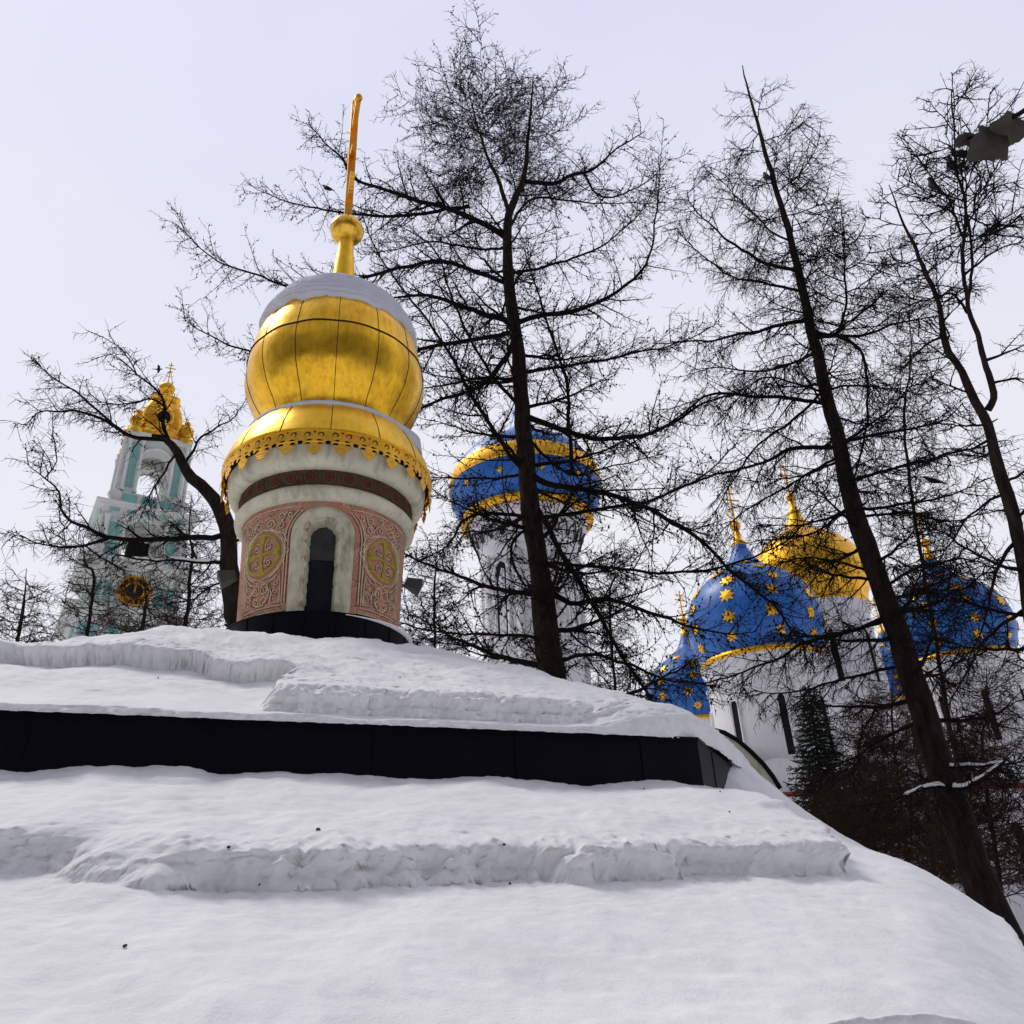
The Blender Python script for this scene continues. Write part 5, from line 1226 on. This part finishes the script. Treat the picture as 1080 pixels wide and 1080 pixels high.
# slim larches: straight stem, whorls of fine drooping twigs
def slim(label, px, ytop, ybot, D, width, seed, n=60, name='young_larch', mult=1.6, twig_=TWIG, lean=0, cat='tree', group='slender young larches', dens=1.0, rise=.25, tw=.006):
    top = at(px + lean, ytop, D); b = at(px, ybot, D); base = np.array([b[0], b[1], -.3])
    mid = b * .5 + top * .5 + np.array([.22 * math.sin(seed * 1.7), 0, 0]); q3 = b * .25 + top * .75 + np.array([-.12 * math.cos(seed * 2.3), 0, 0]); pts = [base, base * .6 + np.array([b[0], b[1], b[2]]) * .4, mid, q3, top]
    return tree(name, label, cat, [(pts, .09, .006)], [(PX([(px, ybot), (px + 4, ybot - 5), (px + 8, ybot - 9)], D), .02, .01)], D, group=group, seed=seed, randlimb=(int(n * mult), max(.15, 1 - (top[2] - b[2]) / (top[2] + .3) * 1.02), .985, width, (-.15, rise), .35), sp=(.20 / dens, .15 / dens, .12 / dens), l1=(.3, 1.0), l2=(.18, .5), l3=(.12, .36), twigr=tw, knobs=.2, kr=.02, droop=(-.1, -.3, -.4), twig=twig_)
slim('slender larch between the gilded dome and the right hand blue dome', 968, 290, 720, 27, 2.2, 32, 60, lean=-10, tw=.007)
slim('brownish thin larch in front of the left edge of the bell tower', 92, 560, 720, 26, 1.6, 34, 40, twig_=TWIGB, dens=.95, mult=1.25, lean=-6, tw=.0055)
slim('brownish thin larch in front of the right half of the bell tower', 196, 520, 720, 24, 1.9, 35, 50, twig_=TWIGB, dens=.95, mult=1.25, lean=6, tw=.0055)
slim('low brown larch top at the far left edge behind the snow', 28, 600, 740, 25, 1.5, 36, 34, twig_=TWIGB, dens=.95, mult=1.25, tw=.0055)
slim('brown larch just right of the dark spruce', 906, 735, 900, 30, 2.2, 37, 60, twig_=TWIGB, dens=.95, mult=1.25, tw=.0075)
slim('brown larch low behind the leaning trunk', 968, 745, 930, 30, 2.4, 38, 60, twig_=TWIGB, dens=.95, mult=1.25, tw=.0075)
slim('brown larch at the lower right corner in front of the pale wall', 1040, 700, 940, 27, 2.4, 39, 60, twig_=TWIGB, dens=.95, mult=1.25, tw=.0075)
slim('low brown larch nearest the roof edge at lower right', 925, 800, 930, 22, 1.8, 40, 46, twig_=TWIGB, dens=.95, mult=1.25, tw=.007)
slim('small brown larch between the spruce and the chapel eave', 880, 815, 900, 24, 1.4, 42, 36, twig_=TWIGB, dens=.95, mult=1.25, tw=.007)
slim('brown larch at lower right between the leaning trunk and the picture edge', 1005, 760, 930, 25, 2.2, 45, 60, twig_=TWIGB, tw=.008, dens=.95, mult=1.25)
slim('brown larch right of the spruce, half hidden behind its neighbours', 942, 700, 900, 33, 2.6, 46, 70, twig_=TWIGB, tw=.0075, dens=.95, mult=1.25)
slim('brown larch in front of the middle of the bell tower, below the clock', 150, 600, 740, 23, 1.6, 48, 40, twig_=TWIGB, tw=.0055, mult=1.1)
slim('thin larch against the drum of the gold banded church', 648, 560, 760, 30, 1.8, 43, 40, twig_=TWIG, tw=.008)
slim('thin larch between the drum of the chapel and the gold banded church', 462, 560, 740, 27, 1.8, 44, 40, twig_=TWIG, tw=.008)

def spruce(label, px, ytop, ybot, D, width, seed):
    g = np.random.default_rng(seed); top = at(px, ytop, D); b = at(px + 6, ybot, D); root = empty('spruce', (float(b[0]), float(b[1]), 0)); tag(root, label, 'tree', 'dark spruces')
    tb = Bulk(); P = np.linspace([b[0], b[1], -.3], top, 20); tb.tubes(P[None], np.linspace(.16, .015, 20)[None], 8); tb.build('trunk', BARK, root)
    H = top[2]; V, F = [], []; n = 0; LP = []; LR = []
    for i in range(420):
        f = (i + g.random()) / 420; z = top[2] - .1 - (H * .86) * f; L = (.10 + width * f ** .8) * g.uniform(.7, 1.12); a = i * 2.4; s_ = np.linspace(0, 1, 8); d_ = np.array([math.cos(a), math.sin(a), 0])
        c = P[np.argmin(np.abs(P[:, 2] - z))].copy(); c[2] = z
        pts = c + d_ * (L * s_)[:, None]; pts[:, 2] += L * (.25 * s_ - .55 * s_ + .28 * s_ ** 2); LP.append(pts); LR.append(np.linspace(.02, .006, 8))
    global TR; TR = g
    LP = np.array(LP); LR = np.array(LR); cb = Bulk(); cb.tubes(LP, LR, 4)
    A, AR = spawn(LP, LR, .055, .18, .5, ang=(35, 60), droop=-.25, flat=.7, m=4, ratio=.8, rmin=.022, rtip=.013, start=.12, wig=.05); cb.tubes(A, AR, 3)
    Bq, BR = spawn(A, AR, .05, .05, .11, ang=(35, 70), droop=-.2, flat=.1, m=2, ratio=.8, rmin=.011, rtip=.004, start=.1, wig=.0, lenfall=.2); cb.tubes(Bq, BR, 3)
    cb.build('crown', NEEDLE, root); print('spruce', sum(len(f) for f in cb.F))
spruce('dark green pointed spruce in front of the cathedral, right of the chapel roof', 852, 720, 900, 29, 2.4, 3)

# ------------------------------------------------------------------ crows
def crow_mesh(fly=False):
    mb = MB()
    prof = [(-.30, .004, .0), (-.24, .022, .0), (-.14, .035, .01), (-.06, .062, .02), (.02, .075, .035), (.09, .062, .055), (.13, .046, .08), (.165, .046, .10), (.195, .036, .108), (.215, .016, .104), (.235, .010, .098), (.262, .002, .09)]
    P = np.zeros((12, len(prof), 3)); a = np.arange(12) * 2 * pi / 12
    for j, (x, r, z) in enumerate(prof):
        P[:, j, 0] = x; P[:, j, 1] = r * .85 * np.cos(a); P[:, j, 2] = z + r * np.sin(a)
    mb.grid(P, True)
    mb.add([(-.20, -.02, .0), (-.36, -.045, -.03), (-.37, .045, -.03), (-.20, .02, .0), (-.2, 0, .02)], [(0, 1, 2, 3), (0, 4, 1), (4, 2, 1), (4, 3, 2)], 0, False)
    for sg in (-1, 1):
        if fly: mb.add([(.08, sg * .04, .05), (.10, sg * .22, .10), (.02, sg * .44, .07), (-.06, sg * .42, .06), (-.06, sg * .2, .07), (-.07, sg * .04, .04)], [(0, 1, 4, 5), (1, 2, 3, 4)], 0, False)
        else: mb.add([(.08, sg * .055, .07), (.02, sg * .078, .075), (-.12, sg * .062, .05), (-.27, sg * .02, .01), (-.14, sg * .066, -.005), (.0, sg * .078, .0)], [(0, 1, 2, 3, 4, 5)], 0, False)
        if not fly: mb.tube([(.0, sg * .025, -.02), (.01, sg * .025, -.09), (.04, sg * .025, -.10)], .006, 4)
    return mb
def crow(x, y, d, rz, pitch, label, fly=False, sc=1.0):
    o = crow_mesh(fly).build('crow', FEATHER); p = at(x, y, d); o.location = tuple(p); o.rotation_euler = (0, pitch, rz); o.scale = (sc,) * 3
    tag(o, label, 'bird', None if fly else 'crows perched in the trees')
crow(344, 199, 19.0, 2.9, -.5, 'crow perched left of the chapel cross among thin larch twigs')
crow(983, 197, 14.0, 1.9, -1.1, 'lowest of the three crows near the top of the forked tree')
crow(1003, 175, 14.0, 1.3, -1.2, 'middle crow of three at the top of the forked tree')
crow(1014, 164, 14.0, 2.6, -.5, 'topmost crow of the three in the forked tree, under the withered leaves')
crow(808, 188, 16.0, 1.6, -.9, 'crow on the leaning larch close to its upper trunk')
crow(983, 508, 15.0, 2.7, -.4, 'crow perched above the right hand blue dome', sc=.7)
crow(167, 390, 60, .4, 0, 'small crow in flight left of the bell tower spire', True, 1.3)

# withered leaves on a near twig, top right corner
lt = empty('leaf_twig', tuple(at(1075, 130, 1.6))); tag(lt, 'grey brown withered leaves on a near twig in the top right corner', 'leaves')
mb = MB(); mb.tube(PX([(1120, 90), (1075, 120), (1035, 140), (1008, 152)], 1.6), [.006, .005, .004, .002], 6); mb.build('stem', BARK, lt)
for cx_, cy_, r_, s_ in ((1044, 152, 22, 3), (1020, 148, 11, 4), (1066, 134, 17, 5)):
    g = np.random.default_rng(s_); c = at(cx_, cy_, 1.6); k = mpp(c); n = 64; V = [c]
    for i in range(n):
        a = i * 2 * pi / n; r = r_ * k * (1 + .10 * math.sin(3 * a + s_) + .07 * math.sin(7 * a) + .03 * math.sin(19 * a)); V.append(c + cR * r * math.cos(a) + cU * r * math.sin(a) * .95 + cF * .012 * math.sin(3 * a + s_))
    mb = MB(); mb.add(V, [(0, 1 + i, 1 + (i + 1) % n) for i in range(n)]); mb.build('leaf', LEAF, lt)

# fallen larch cones and bark crumbs on the snow
def cone_mesh():
    b = Bulk(); g = np.random.default_rng(8); C = []
    for i in range(26):
        t = i / 26; a = i * 2.4; r = .011 * math.sin(pi * (.12 + .8 * t)); C.append((r * math.cos(a), r * math.sin(a), .036 * t))
    b.octs(np.array(C), np.full(26, .0062), np.full(26, .005)); return b
cone0 = cone_mesh().build('larch_cone', BARK)
def strew():
    g = np.random.default_rng(17); first = True
    spots = [('l', 335, 876)] + [('l', g.uniform(60, 900), g.uniform(830, 1000)) for _ in range(9)] + [('u', g.uniform(60, 700), g.uniform(690, 745)) for _ in range(3)]
    AL, AU = LOWP.reshape(-1, 3), UP.reshape(-1, 3)
    def pix(A):
        d = A - CAM; z = d @ cF; return 540 + FPX * (d @ cR) / z, 540 - FPX * (d @ cU) / z, z
    pl, pu = pix(AL), pix(AU)
    for kind, x, y in spots:
        A, p = (AL, pl) if kind == 'l' else (AU, pu); d = (p[0] - x) ** 2 + (p[1] - y) ** 2 + np.where(p[2] > 0, p[2] * 1.5, 1e9); i = int(np.argmin(d))
        o = cone0 if first else cone0.copy()
        if not first: COL.objects.link(o)
        o.location = tuple(A[i] + np.array([0, 0, .006])); o.rotation_euler = (g.uniform(.9, 1.6), g.uniform(-.3, .3), g.uniform(0, 6.3)); sc = g.uniform(.3, .5) if not first else .65; o.scale = (sc, sc, sc)
        tag(o, 'dark larch cone lying alone in the middle of the lower snow blanket' if first else 'tiny dark larch cone or bark crumb lying on the roof snow', 'cone', 'larch cones fallen on the snow'); first = False
strew()
